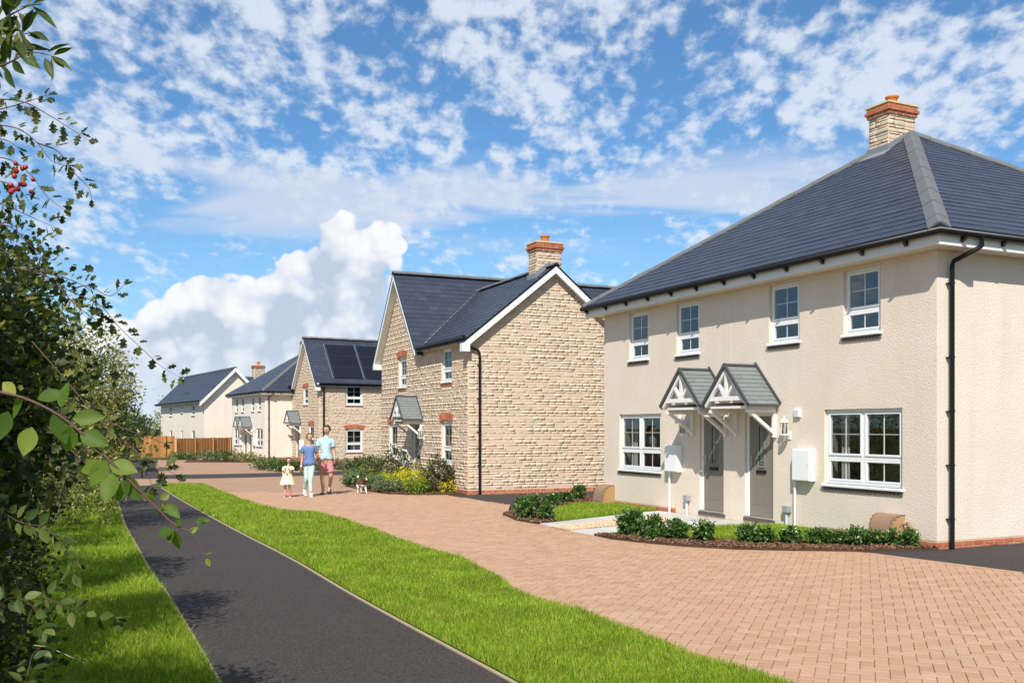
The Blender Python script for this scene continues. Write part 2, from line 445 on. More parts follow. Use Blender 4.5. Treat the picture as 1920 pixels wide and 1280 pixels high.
def np_mesh(name, V, F, mats, smooth=False):
    """V (n,3); F list of (m,k) index arrays"""
    V = np.asarray(V, dtype=np.float32)
    F = [np.asarray(f, dtype=np.int32) for f in F if len(f)]
    me = bpy.data.meshes.new(name)
    me.vertices.add(len(V))
    me.vertices.foreach_set('co', V.ravel())
    nl = sum(f.size for f in F)
    npoly = sum(len(f) for f in F)
    me.loops.add(nl)
    me.polygons.add(npoly)
    me.loops.foreach_set('vertex_index', np.concatenate([f.ravel() for f in F]))
    st, o = [], 0
    for f in F:
        st.append(o + np.arange(len(f)) * f.shape[1])
        o += f.size
    me.polygons.foreach_set('loop_start', np.concatenate(st).astype(np.int32))
    me.polygons.foreach_set('use_smooth', np.full(npoly, bool(smooth)))
    me.update(calc_edges=True)
    for m in (mats if isinstance(mats, (list, tuple)) else [mats]):
        me.materials.append(m)
    return me


class MB:
    """collects shapes, links them as one mesh object"""
    def __init__(self, T=None):
        self.v, self.f, self.mi, self.sm = [], [], [], []
        self.T = T

    def add(self, vs, fs, mi=0, smooth=False):
        o = len(self.v)
        for p in vs:
            self.v.append(self.T(*p) if self.T else tuple(p))
        for f in fs:
            self.f.append([i + o for i in f])
            self.mi.append(mi)
            self.sm.append(smooth)

    def box(self, x0, x1, y0, y1, z0, z1, mi=0):
        vs = [(x, y, z) for z in (z0, z1) for y in (y0, y1) for x in (x0, x1)]
        self.add(vs, [(0, 2, 3, 1), (4, 5, 7, 6), (0, 1, 5, 4), (2, 6, 7, 3), (0, 4, 6, 2), (1, 3, 7, 5)], mi)

    def quad(self, *pts, mi=0):
        self.add(pts, [tuple(range(len(pts)))], mi)

    def prism(self, poly, vec, mi=0):
        n = len(poly)
        vec = Vector(vec)
        vs = [tuple(p) for p in poly] + [tuple(Vector(p) + vec) for p in poly]
        fs = [tuple(range(n))[::-1], tuple(range(n, 2 * n))] + [(i, (i + 1) % n, n + (i + 1) % n, n + i) for i in range(n)]
        self.add(vs, fs, mi)

    def bar(self, a, b, w, h, up=(0, 0, 1), mi=0):
        a, b = Vector(a), Vector(b)
        d = (b - a).normalized()
        s = d.cross(Vector(up)).normalized()
        u = s.cross(d).normalized()
        vs = []
        for p in (a, b):
            for sx, sy in ((-1, -1), (1, -1), (1, 1), (-1, 1)):
                vs.append(tuple(p + s * sx * w / 2 + u * sy * h / 2))
        self.add(vs, [(3, 2, 1, 0), (4, 5, 6, 7), (0, 1, 5, 4), (1, 2, 6, 5), (2, 3, 7, 6), (3, 0, 4, 7)], mi)

    def tube(self, pts, r, n=8, mi=0, caps=True):
        pts = [Vector(p) for p in pts]
        rs = r if isinstance(r, (list, tuple)) else [r] * len(pts)
        vs, fs = [], []
        ref = Vector((0.31, 0.12, 0.94))
        for i, p in enumerate(pts):
            d = (pts[min(i + 1, len(pts) - 1)] - pts[max(i - 1, 0)])
            d = d.normalized() if d.length > 1e-9 else Vector((0, 0, 1))
            s = d.cross(ref)
            if s.length < 1e-3:
                s = d.cross(Vector((1, 0, 0)))
            s.normalize()
            u = s.cross(d)
            for k in range(n):
                a = 2 * math.pi * k / n
                vs.append(tuple(p + (s * math.cos(a) + u * math.sin(a)) * rs[i]))
        for i in range(len(pts) - 1):
            for k in range(n):
                fs.append((i * n + k, i * n + (k + 1) % n, (i + 1) * n + (k + 1) % n, (i + 1) * n + k))
        self.add(vs, fs, mi, True)
        if caps:
            m = (len(pts) - 1) * n
            self.add(vs[:n], [tuple(range(n))[::-1]], mi)
            self.add(vs[m:], [tuple(range(n))], mi)

    def lathe(self, prof, c=(0, 0, 0), n=12, mi=0):
        vs = [(c[0] + r * math.cos(2 * math.pi * k / n), c[1] + r * math.sin(2 * math.pi * k / n), c[2] + z) for r, z in prof for k in range(n)]
        fs = [(i * n + k, i * n + (k + 1) % n, (i + 1) * n + (k + 1) % n, (i + 1) * n + k) for i in range(len(prof) - 1) for k in range(n)]
        self.add(vs, fs, mi, True)

    def mesh(self, name, mats):
        me = bpy.data.meshes.new(name)
        me.from_pydata(self.v, [], self.f)
        for m in (mats if isinstance(mats, (list, tuple)) else [mats]):
            me.materials.append(m)
        me.polygons.foreach_set('material_index', self.mi)
        me.polygons.foreach_set('use_smooth', self.sm)
        me.update()
        return me

    def build(self, name, mats, parent=None, bev=0.0):
        o = link(name, self.mesh(name, mats), parent)
        if bev:
            b = o.modifiers.new('bevel', 'BEVEL')
            b.width = bev
            b.segments = 2
            b.limit_method = 'ANGLE'
        return o


def front(p, q, z):      # p along the front, q outwards, house-local
    return (-q, p, z)


def side(p, q, z):       # p along the near gable, q outwards
    return (p, -q, z)


def xform(x, y, z, sx=1, sy=1, sz=1):
    m = np.eye(4)
    m[0, 0], m[1, 1], m[2, 2] = sx, sy, sz
    m[:3, 3] = (x, y, z)
    return m


def basis(o, u, v, w):
    m = np.eye(4)
    m[:3, 0], m[:3, 1], m[:3, 2], m[:3, 3] = u, v, w, o
    return m


class Proto:
    """a small piece: verts, tris and quads; shared mesh for objects, arrays for joined ones"""
    def __init__(self, name, vs, fs, mat, smooth=False):
        self.smooth = smooth
        self.V = np.array(vs, dtype=np.float64)
        self.Q = np.array([f for f in fs if len(f) == 4], dtype=np.int64).reshape(-1, 4)
        self.Tr = np.array([f for f in fs if len(f) == 3], dtype=np.int64).reshape(-1, 3)
        self.me = np_mesh(name, self.V, [self.Q, self.Tr], mat, smooth)


def pieces(name, stuff, items, parent, mat, limit=300, extra=None):
    """items (proto, 4x4, score): the best become objects of their own, the rest one joined part"""
    items = sorted(items, key=lambda i: -i[2])
    for pr, m4, _ in items[:limit]:
        link(name, pr.me, parent, m4)
    rest = items[limit:]
    Vs, Qs, Ts, o = [], [], [], 0
    for pr, m4, _ in rest:
        Vs.append(pr.V @ m4[:3, :3].T + m4[:3, 3])
        Qs.append(pr.Q + o)
        Ts.append(pr.Tr + o)
        o += len(pr.V)
    if extra is not None and extra.v:
        ev = np.array(extra.v)
        # extra faces triangulated as fans
        tr = []
        for f in extra.f:
            for k in range(1, len(f) - 1):
                tr.append((f[0] + o, f[k] + o, f[k + 1] + o))
        Vs.append(ev)
        Ts.append(np.array(tr, dtype=np.int64))
        o += len(ev)
    if o:
        me = np_mesh(stuff, np.concatenate(Vs), [np.concatenate(Qs) if Qs else np.zeros((0, 4), int), np.concatenate(Ts)], mat, smooth=bool(rest and rest[0][0].smooth))
        s = link(stuff, me, parent)
        s['kind'] = 'stuff'
        return s


def box_faces():
    return [(0, 2, 3, 1), (4, 5, 7, 6), (0, 1, 5, 4), (2, 6, 7, 3), (0, 4, 6, 2), (1, 3, 7, 5)]


def chamfer_block(c):
    """unit block, x y in -.5...5, z 0..1; top chamfered by c (fraction of x, y)"""
    cx, cy, cz = c
    vs = [(-.5, -.5, 0), (.5, -.5, 0), (.5, .5, 0), (-.5, .5, 0),
          (-.5, -.5, 1 - cz), (.5, -.5, 1 - cz), (.5, .5, 1 - cz), (-.5, .5, 1 - cz),
          (-.5 + cx, -.5 + cy, 1), (.5 - cx, -.5 + cy, 1), (.5 - cx, .5 - cy, 1), (-.5 + cx, .5 - cy, 1)]
    fs = [(8, 9, 10, 11)]
    for a, b in ((0, 4), (4, 8)):
        for k in range(4):
            fs.append((a + k, a + (k + 1) % 4, b + (k + 1) % 4, b + k))
    return vs, fs


def rough_block(rnd):
    """unit rubble stone: x 0..1 along the wall, y = outwards 0..1, z 0..1, uneven face"""
    nx, nz = 4, 3
    vs, fs = [], []
    for j in range(nz):
        for i in range(nx):
            edge = i in (0, nx - 1) or j in (0, nz - 1)
            x = i / (nx - 1) + (rnd.uniform(-.07, .07) if 0 < i < nx - 1 else rnd.uniform(0, .035) * (1 if i == 0 else -1))
            z = j / (nz - 1) + (rnd.uniform(-.1, .1) if 0 < j < nz - 1 else rnd.uniform(0, .09) * (1 if j == 0 else -1))
            vs.append((x, (rnd.uniform(.62, .88) if edge else rnd.uniform(.82, 1.18)), z))
    for j in range(nz - 1):
        for i in range(nx - 1):
            a = j * nx + i
            fs.append((a, a + 1, a + nx + 1, a + nx))
    ring = [0, 1, 2, 3, 7, 11, 10, 9, 8, 4]
    o = len(vs)
    for k in ring:
        x, y, z = vs[k]
        vs.append((x, -.3, z))
    n = len(ring)
    for k in range(n):
        fs.append((ring[k], o + k, o + (k + 1) % n, ring[(k + 1) % n]))
    return vs, fs


P_STONE = [Proto('stone', *rough_block(R), M['stone'], True) for _ in range(10)]
P_BRICK = Proto('brick', *chamfer_block((.03, .06, .3)), M['brick'])
P_DARKBRICK = Proto('sill_brick', *chamfer_block((.05, .05, .3)), M['dark_brick'])
P_PAVER = Proto('paver', *chamfer_block((.022, .044, .10)), M['paver'])


def slate_block():
    vs, fs = chamfer_block((.004, .01, .25))
    return [(x + .5, y + .5, z) for x, y, z in vs], fs


P_SLATE = Proto('slate', *slate_block(), M['slate'])
P_TILE = Proto('tile', *slate_block(), M['canopy_tile'])


def ridge_block():
    """angular cap tile, x along 0..1, apex up, wings at y +-1"""
    pr = [(-1, -.75), (-.12, -.02), (.12, -.02), (1, -.75), (1.04, -.55), (.16, .22), (-.16, .22), (-1.04, -.55)]
    vs = [(x, y, z) for x in (0, 1) for y, z in pr]
    n = 8
    fs = [(i, (i + 1) % n, n + (i + 1) % n, n + i) for i in range(n)]
    for o in (0, n):
        fs += [(o + 0, o + 1, o + 6, o + 7), (o + 1, o + 2, o + 5, o + 6), (o + 2, o + 3, o + 4, o + 5)]
    return vs, fs


P_RIDGE = Proto('ridge_tile', *ridge_block(), M['ridge'])


def clip_poly(sub, clip):
    """Sutherland-Hodgman, clip convex CCW"""
    outp = sub
    for i in range(len(clip)):
        a, b = clip[i], clip[(i + 1) % len(clip)]
        inp, outp = outp, []
        if not inp:
            return []
        def ins(p): return (b[0] - a[0]) * (p[1] - a[1]) - (b[1] - a[1]) * (p[0] - a[0]) >= -1e-9
        for k in range(len(inp)):
            p, q = inp[k], inp[(k + 1) % len(inp)]
            ip, iq = ins(p), ins(q)
            if ip: outp.append(p)
            if ip != iq:
                den = (b[0] - a[0]) * (q[1] - p[1]) - (b[1] - a[1]) * (q[0] - p[0])
                tt = ((b[0] - a[0]) * (a[1] - p[1]) - (b[1] - a[1]) * (a[0] - p[0])) / den
                outp.append((p[0] + (q[0] - p[0]) * tt, p[1] + (q[1] - p[1]) * tt))
    return outp


def ccw(poly):
    a = sum(poly[i][0] * poly[(i + 1) % len(poly)][1] - poly[(i + 1) % len(poly)][0] * poly[i][1] for i in range(len(poly)))
    return poly if a > 0 else poly[::-1]


def slates(parent, O, U, W, poly, eye, gauge=.215, width=.30, th=.012, proto=None, mat=None, name='slate', stuff='slate_field', limit=150, jit=.0015):
    """lay slates over the convex polygon poly given in (u, w) on the plane O + u U + w W"""
    proto = proto or P_SLATE
    mat = mat or M['slate']
    O, U, W = Vector(O), Vector(U).normalized(), Vector(W).normalized()
    N = U.cross(W).normalized()
    if N.z < 0:
        N = -N
    poly = ccw(poly)
    u0, u1 = min(p[0] for p in poly), max(p[0] for p in poly)
    w0, w1 = min(p[1] for p in poly), max(p[1] for p in poly)
    items, extra = [], MB()
    k = 0
    lap = gauge * 1.25
    tilt = th / lap
    Wt = (W - N * tilt).normalized()
    Nt = (N + W * tilt).normalized()
    while w0 + k * gauge < w1 - .02:
        w = w0 + k * gauge
        off = (k % 2) * width / 2
        i = -1
        while u0 + i * width + off < u1:
            u = u0 + i * width + off
            i += 1
            rect = [(u + .002, w), (u + width - .002, w), (u + width - .002, w + lap), (u + .002, w + lap)]
            c = clip_poly(rect, poly)
            if len(c) < 3:
                continue
            area = abs(sum(c[a][0] * c[(a + 1) % len(c)][1] - c[(a + 1) % len(c)][0] * c[a][1] for a in range(len(c)))) / 2
            j = R.uniform(-jit, jit)
            if area > .985 * (width - .004) * lap:
                p = O + U * (u + .002) + W * w + N * (th * 1.0 + j)
                m = basis(p, U * (width - .004), Wt * lap, Nt * th)
                ctr = p + U * width / 2
                items.append((proto, m, 1.0 / max((ctr - Vector(eye)).length, .1) ** 2))
            elif area > 2e-4:
                top = [O + U * a + W * b + N * (2 * th + j - tilt * (b - w)) for a, b in c]
                bot = [q - N * th for q in top]
                n = len(c)
                extra.add([tuple(q) for q in top + bot], [tuple(range(n))] + [(a, n + a, n + (a + 1) % n, (a + 1) % n) for a in range(n)])
        k += 1
    pieces(name, stuff, items, parent, mat, limit, extra)


def caps(parent, a, b, length=.45, w=.15, proto=None, name='ridge_tile', up=None):
    """ridge or hip tiles from a to b"""
    a, b = Vector(a), Vector(b)
    d = b - a
    n = max(1, round(d.length / length))
    L = d.length / n
    d.normalize()
    u = Vector(up) if up else Vector((0, 0, 1))
    s = u.cross(d).normalized()
    u2 = d.cross(s)
    for i in range(n):
        p = a + d * (i * L) + u2 * R.uniform(0, .004) + u2 * (.006 if i % 2 else 0)
        link(name, (proto or P_RIDGE).me, parent, basis(p, d * (L - .008), s * w, u2 * w * .8))


# ------------------------------------------------------------------ walls
def wall_panel(mb, p0, p1, z0, z1, ops=(), depth=.12, extra_poly=None):
    """wall skin at q = 0 with openings (a, b, c, d) = p0, p1, z0, z1 and their reveals"""
    ps = sorted({p0, p1, *[v for o in ops for v in o[:2]]})
    zs = sorted({z0, z1, *[v for o in ops for v in o[2:4]]})
    for i in range(len(ps) - 1):
        for j in range(len(zs) - 1):
            cp, cz = (ps[i] + ps[i + 1]) / 2, (zs[j] + zs[j + 1]) / 2
            if any(o[0] < cp < o[1] and o[2] < cz < o[3] for o in ops):
                continue
            mb.quad((ps[i], 0, zs[j]), (ps[i + 1], 0, zs[j]), (ps[i + 1], 0, zs[j + 1]), (ps[i], 0, zs[j + 1]))
    for a, b, c, d in [o[:4] for o in ops]:
        mb.quad((a, 0, c), (a, 0, d), (a, -depth, d), (a, -depth, c))
        mb.quad((b, 0, c), (b, 0, d), (b, -depth, d), (b, -depth, c))
        mb.quad((a, 0, d), (b, 0, d), (b, -depth, d), (a, -depth, d))
        mb.quad((a, 0, c), (b, 0, c), (b, -depth, c), (a, -depth, c))
    if extra_poly:
        mb.quad(*extra_poly)


def stone_courses(T, lim, z0, z1, keep=(), thick=.008, eye=(0, 0, 0), rnd=None, alt=True, lengths=(.15, .38)):
    """rubble stones for a wall; lim(z) gives the span of the wall at height z; keep = openings to stay clear of"""
    rnd = rnd or R
    items = []
    z = z0
    k = 0
    eye = Vector(eye)
    while z < z1 - .03:
        h = (rnd.uniform(.088, .122) if k % 2 == 0 else rnd.uniform(.046, .066)) if alt else rnd.uniform(.08, .13)
        h = min(h, z1 - z)
        k += 1
        a0, a1 = lim(z + h)
        blocks = [(o[0], o[1]) for o in keep if o[2] < z + h - .012 and o[3] > z + .012]
        spans = [(a0, a1)]
        for b0, b1 in sorted(blocks):
            ns = []
            for s0, s1 in spans:
                if b1 <= s0 or b0 >= s1:
                    ns.append((s0, s1))
                else:
                    if b0 > s0: ns.append((s0, b0))
                    if b1 < s1: ns.append((b1, s1))
            spans = ns
        for s0, s1 in spans:
            p = s0
            while p < s1 - .04:
                l = rnd.uniform(*lengths) * (1.0 if h > .09 else 1.15)
                if s1 - p - l < .12:
                    l = s1 - p
                g = .008
                O = Vector(T(p + g / 2, 0, z + g / 2))
                U = Vector(T(p + l - g / 2, 0, z + g / 2)) - O
                Wv = Vector(T(p + g / 2, 0, z + h - g / 2)) - O
                Nv = (Vector(T(p, 1, z)) - Vector(T(p, 0, z))) * thick * rnd.uniform(.5, 1.1)
                items.append((rnd.choice(P_STONE), basis(O, U, Nv, Wv), l * h / (O - eye).length ** 2))
                p += l
        z += h
    return items


def brick_run(T, p0, p1, z0, n, parent, bl=.215, bh=.062, q=.012, proto=None, name='brick', gap=.01, offset=0.0):
    """n courses of bricks, stretcher bond"""
    for k in range(n):
        p = p0 - (bl / 2 if k % 2 else 0) - offset
        while p < p1 - .02:
            a, b = max(p, p0), min(p + bl, p1)
            p += bl + gap
            if b - a < .03:
                continue
            O = Vector(T((a + b) / 2, -.03, z0 + k * (bh + gap) + bh / 2))
            U = (Vector(T(1, 0, 0)) - Vector(T(0, 0, 0))) * (b - a)
            V = (Vector(T(0, 0, 1)) - Vector(T(0, 0, 0))) * bh
            N = (Vector(T(0, 1, 0)) - Vector(T(0, 0, 0))) * (.03 + q)
            link(name, (proto or P_BRICK).me, parent, basis(O, U, V, N))


# ------------------------------------------------------------------ windows, doors, canopies
def window(parent, T, a, b, c, d, cols=1, sill='slip', arch=0.0, room=True, small=False, style='sash'):
    """white window in the opening a..b, c..d; cols casements side by side, each a 2x2 light over a 2x1 light"""
    q0, q1 = -.115, -.055                     # back and front of the frame
    f = MB(T)
    fw = .055
    zt = c + (d - c) * .36                   # transom height
    f.box(a, b, q0, q1, d - fw, d)
    f.box(a, b, q0, q1, c, c + fw)
    f.box(a, a + fw, q0, q1, c + fw, d - fw)
    f.box(b - fw, b, q0, q1, c + fw, d - fw)
    f.box(a + fw, b - fw, q0, q1, zt - .03, zt + .03)
    cw = (b - a - 2 * fw) / cols
    for k in range(1, cols):
        pm = a + fw + cw * k
        f.box(pm - .032, pm + .032, q0, q1, c + fw, zt - .03)
        f.box(pm - .032, pm + .032, q0, q1, zt + .03, d - fw)
    w = f.build('window', M['white'], parent, bev=.006)
    for k in range(cols):
        l = a + fw + cw * k + (.032 if k else 0)
        r = a + fw + cw * (k + 1) - (.032 if k < cols - 1 else 0)
        for lo, hi, rows in ((c + fw, zt - .03, 1), (zt + .03, d - fw, 1 if small else 2)):
            sw = .036
            ca = MB(T)
            pr = q1 + (.014 if rows == 2 or small else .004)
            ca.box(l, r, q0 + .01, pr, hi - sw, hi - .001)
            ca.box(l, r, q0 + .01, pr, lo + .001, lo + sw)
            ca.box(l, l + sw, q0 + .01, pr, lo + sw, hi - sw)
            ca.box(r - sw, r, q0 + .01, pr, lo + sw, hi - sw)
            ca.build('casement', M['white'], w, bev=.004)
            gb = MB(T)
            mid = (l + r) / 2
            gb.box(mid - .009, mid + .009, q0 + .035, q1 - .018, lo + sw, hi - sw)
            if rows == 2:
                zz = (lo + hi) / 2
                gb.box(l + sw, mid - .009, q0 + .035, q1 - .018, zz - .009, zz + .009)
                gb.box(mid + .009, r - sw, q0 + .035, q1 - .018, zz - .009, zz + .009)
            gb.build('glazing_bar', M['white'], w)
            for (x0, x1) in ((l + sw, mid - .009), (mid + .009, r - sw)):
                for j in range(rows):
                    z0 = lo + sw + (hi - lo - 2 * sw) * j / rows
                    z1 = lo + sw + (hi - lo - 2 * sw) * (j + 1) / rows
                    g = MB(T)
                    tl = R.uniform(-.0015, .0015)
                    qq = q0 + .045
                    g.quad((x0, qq, z0), (x1, qq + tl, z0), (x1, qq + tl, z1), (x0, qq, z1))
                    g.build('pane', M['glass'], w)
    s = MB(T)
    s.box(a - .04, b + .03, q1 - .01, .055, c - .045, c)
    s.build('sill', M['white'], w, bev=.01)
    if sill == 'slip':
        n = max(3, round((b - a + .04) / .076))
        st = (b - a + .04) / n
        for k in range(n):
            O = Vector(T(a - .02 + st * (k + .5), -.02, c - .079))
            U = (Vector(T(1, 0, 0)) - Vector(T(0, 0, 0))) * (st - .010)
            V = Vector((0, 0, .062))
            N = (Vector(T(0, 1, 0)) - Vector(T(0, 0, 0))) * .045
            link('sill_brick', P_DARKBRICK.me, w, basis(O, U, V, N))
    else:
        brick_run(T, a - .05, b + .05, c - .11, 1, w, bl=.065, bh=.058, q=.03, name='sill_brick')
    if arch:
        # white curved head and a segmental arch of red bricks
        n = max(5, round((b - a + .16) / .078))
        mid, half = (a + b) / 2, (b - a) / 2
        hd = MB(T)
        pts = [(a, -.05, d)] + [(mid + half * math.cos(math.pi - math.pi * i / 10), -.05, d + arch * math.sin(math.pi * i / 10)) for i in range(11)] + [(b, -.05, d)]
        hd.prism(pts[1:-1], (0, -.03, 0))
        hd.build('arch_infill', M['white'], w)
        for k in range(n):
            u0 = -1 + 2 * (k + .04) / n
            u1 = -1 + 2 * (k + .96) / n
            hh = half + .06
            z_ = lambda u: d + arch * max(0, (1 - u * u)) + .006
            mbk = MB(T)
            fan = .10
            pl = [(mid + hh * u0, -.03, z_(u0)), (mid + hh * u1, -.03, z_(u1)), (mid + (hh + fan) * u1, -.03, z_(u1) + .20), (mid + (hh + fan) * u0, -.03, z_(u0) + .20)]
            mbk.prism(pl, (0, .065, 0))
            mbk.build('arch_brick', M['brick'], w)
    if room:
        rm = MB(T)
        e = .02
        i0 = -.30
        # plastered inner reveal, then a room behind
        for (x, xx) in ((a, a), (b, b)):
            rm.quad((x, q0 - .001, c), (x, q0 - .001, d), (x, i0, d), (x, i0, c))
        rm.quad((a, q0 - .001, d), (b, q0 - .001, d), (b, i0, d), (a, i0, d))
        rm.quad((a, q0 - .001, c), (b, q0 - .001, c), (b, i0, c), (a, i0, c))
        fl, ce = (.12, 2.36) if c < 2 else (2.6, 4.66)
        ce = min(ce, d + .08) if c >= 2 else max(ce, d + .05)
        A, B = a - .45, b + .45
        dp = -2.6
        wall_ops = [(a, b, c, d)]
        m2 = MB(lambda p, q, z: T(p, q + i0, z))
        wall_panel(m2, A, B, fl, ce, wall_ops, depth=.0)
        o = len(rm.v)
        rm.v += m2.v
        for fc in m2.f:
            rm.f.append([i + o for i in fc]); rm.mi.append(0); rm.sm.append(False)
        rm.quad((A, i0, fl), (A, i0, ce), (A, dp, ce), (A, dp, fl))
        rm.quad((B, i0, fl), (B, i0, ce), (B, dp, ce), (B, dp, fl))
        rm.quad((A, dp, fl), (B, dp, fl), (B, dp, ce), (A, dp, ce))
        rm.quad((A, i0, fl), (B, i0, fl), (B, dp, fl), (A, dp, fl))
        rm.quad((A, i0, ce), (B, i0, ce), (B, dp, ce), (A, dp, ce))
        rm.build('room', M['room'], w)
    return w


def door(parent, T, a, b, c, d, knob=1):
    f = MB(T)
    q0, q1 = -.11, -.05
    f.box(a, a + .06, q0, q1, c, d)
    f.box(b - .06, b, q0, q1, c, d)
    f.box(a + .06, b - .06, q0, q1, d - .06, d)
    l, r, t, bt = a + .06, b - .06, d - .06, c + .03
    lf = MB(T)
    lf.box(l + .003, r - .003, -.10, -.075, bt, t - .003)
    # rails and stiles proud, then upright boards with grooves between
    lf.box(l + .003, l + .10, -.0748, -.064, bt, t - .003)
    lf.box(r - .10, r - .003, -.0748, -.064, bt, t - .003)
    lf.box(l + .10, r - .10, -.0748, -.064, bt, bt + .20)
    lf.box(l + .10, r - .10, -.0748, -.064, t - .12, t - .003)
    dl = lf.build('door', M['taupe'], parent, bev=.004)
    n = 5
    w = (r - l - .20) / n
    for k in range(n):
        bd = MB(T)
        bd.box(l + .10 + w * k + .005, l + .10 + w * (k + 1) - .005, -.0748, -.068, bt + .205, t - .125)
        bd.build('board', M['taupe'], dl)
    f.build('door_frame', M['white'], dl, bev=.005)
    mid = (l + r) / 2
    gz0, gz1 = bt + .93, t - .17
    gb = MB(T)
    gw = .065
    for (x0, x1, z0, z1) in ((mid - gw - .03, mid - gw, gz0 - .03, gz1 + .03), (mid + gw, mid + gw + .03, gz0 - .03, gz1 + .03),
                             (mid - gw, mid + gw, gz0 - .03, gz0), (mid - gw, mid + gw, gz1, gz1 + .03)):
        gb.box(x0, x1, -.0745, -.052, z0, z1)
    gb.build('glazing_bead', M['taupe'], dl, bev=.004)
    gp = MB(T)
    gp.box(mid - gw, mid + gw, -.0745, -.066, gz0, gz1)
    gp.build('glass_panel', M['frosted'], dl)
    cm = MB(T)
    for x in (mid - gw + .012, mid + gw - .020):
        cm.box(x, x + .008, -.0655, -.061, gz0 + .01, gz1 - .01)
    for z in (gz0 + .03, gz0 + .075, gz1 - .03, gz1 - .075):
        cm.box(mid - gw + .004, mid + gw - .004, -.0650, -.0606, z - .004, z + .004)
    cm.build('leaded_border', M['black'], dl)
    lb = MB(T)
    lb.box(mid - .13, mid + .13, -.066, -.045, bt + .80, bt + .86)
    lb.box(mid - .115, mid + .115, -.0449, -.040, bt + .812, bt + .85)
    lb.build('letter_box', M['black'], dl, bev=.004)
    h = MB(T)
    hx = l + .05 if knob > 0 else r - .05
    h.box(hx - .017, hx + .017, -.0635, -.055, bt + .90, bt + 1.12)
    h.tube([(hx, -.055, bt + 1.05), (hx, -.01, bt + 1.05), (hx + .11 * knob, -.008, bt + 1.05)], .009, 6)
    h.build('handle', M['chrome'], dl)
    th = MB(T)
    th.box(a, b, -.11, .015, c, c + .028)
    th.build('threshold', M['chrome'], dl)
    brick_run(T, a - .04, b + .04, c - .068, 1, dl, bl=.102, bh=.055, q=.012, proto=P_DARKBRICK, name='step_brick')
    bk = MB(T)
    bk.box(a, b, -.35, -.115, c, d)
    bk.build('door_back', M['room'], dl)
    return dl


def canopy(parent, T, sc, zf=2.21, za=2.92, hw=.645, D=.72, eye=(0, 0, 0), limit=60, under=.0):
    """tiled gabled porch hood on timber brackets"""
    fr = MB(T)
    # ceiling box
    fr.box(sc - hw + .13, sc + hw - .13, .002, D - .06, zf - .055, zf - .01)
    fr.box(sc - hw + .09, sc - hw + .13, .002, D - .10, zf - .075, zf + .0)
    fr.box(sc + hw - .13, sc + hw - .09, .002, D - .10, zf - .075, zf + .0)
    can = fr.build('canopy', M['canopy_wood'], parent, bev=.004)
    sl = Vector((hw, za - zf))
    L = sl.length
    tx, tz = sl.x / L, sl.y / L
    # roof boards and tiles, both pitches
    for sg in (-1, 1):
        dk = MB(T)
        pl = [(sc + sg * hw, .002, zf), (sc, .002, za), (sc, .002, za - .03), (sc + sg * (hw - .03), .002, zf - .03)]
        dk.prism(pl, (0, D - .03, 0))
        dk.build('roof_board', M['canopy_wood'], can)
        O = Vector(T(sc + sg * hw, .01, zf + .002))
        U = Vector(T(sc + sg * hw, 1.01, zf + .002)) - O
        W = Vector(T(sc, .01, za + .002)) - O
        slates(can, O, U, W, [(0, 0), (D, 0), (D, L), (0, L)], eye, gauge=.105, width=D / 3, th=.013, proto=P_TILE, mat=M['canopy_tile'], name='tile', stuff='tile_offcuts', limit=limit, jit=0)
        ed = MB(T)
        # dark verge at front and raised upstand at the wall
        for q_, e in ((D - .005, .045), (.0, .07)):
            n_ = (-sg * -tz, tx)
            a0 = Vector((sc + sg * hw, zf)); a1 = Vector((sc, za))
            nn = Vector((sg * tz, tx))
            b0, b1 = a0 + nn * e, a1 + Vector((0, e / max(tx, .2)))
            lo0, lo1 = a0 - nn * .012, a1 - Vector((0, .012))
            ed.prism([(lo0.x, q_, lo0.y), (b0.x, q_, b0.y), (b1.x, q_, b1.y), (lo1.x, q_, lo1.y)], (0, .04 if q_ else .03, 0))
        ed.build('verge', M['canopy_edge'], can)
        # eaves strip
        ev = MB(T)
        ev.box(sc + sg * hw - .02, sc + sg * hw + .02, .04, D, zf - .035, zf + .012)
        ev.build('eaves_trim', M['canopy_edge'], can)
    rd = MB(T)
    rd.tube([(sc, .03, za + .03), (sc, D + .03, za + .03)], .035, 8)
    rd.build('ridge_cap', M['canopy_edge'], can)
    # front truss: barge boards, tie beam, king post, struts
    tr = MB(T)
    q = D - .03
    for sg in (-1, 1):
        a0, a1 = (sc + sg * (hw - .035), q, zf - .005), (sc + sg * .0, q, za - .045)
        tr.bar(a0, a1, .05, .085, up=(0, 0, 1))
    tr.build('barge_board', M['canopy_wood'], can, bev=.004)
    tb = MB(T)
    tb.box(sc - hw + .16, sc + hw - .16, q - .03, q + .026, zf + .085, zf + .165)
    tb.build('tie_beam', M['canopy_wood'], can, bev=.004)
    kp = MB(T)
    kp.box(sc - .03, sc + .03, q - .02, q + .022, zf + .165, za - .09)
    kp.build('king_post', M['canopy_wood'], can)
    for sg in (-1, 1):
        st = MB(T)
        st.bar((sc + sg * .03, q, zf + .17), (sc + sg * .21, q, zf + .385), .04, .055)
        st.build('strut', M['canopy_wood'], can)
    gb = MB(T)
    gb.prism([(sc - hw + .12, q - .10, zf + .05), (sc + hw - .12, q - .10, zf + .05), (sc, q - .10, za - .10)], (0, -.012, 0))
    gb.build('gable_panel', M['canopy_wood'], can)
    for sg in (-1, 1):
        x = sc + sg * (hw - .11)
        b = MB(T)
        b.box(x - .032, x + .032, .003, .067, zf - .58, zf - .075)
        b.box(x - .032, x + .032, .067, D - .06, zf - .135, zf - .075)
        b.bar((x, .05, zf - .50), (x, D - .12, zf - .11), .052, .06)
        b.build('bracket', M['canopy_wood'], can, bev=.004)
    return can


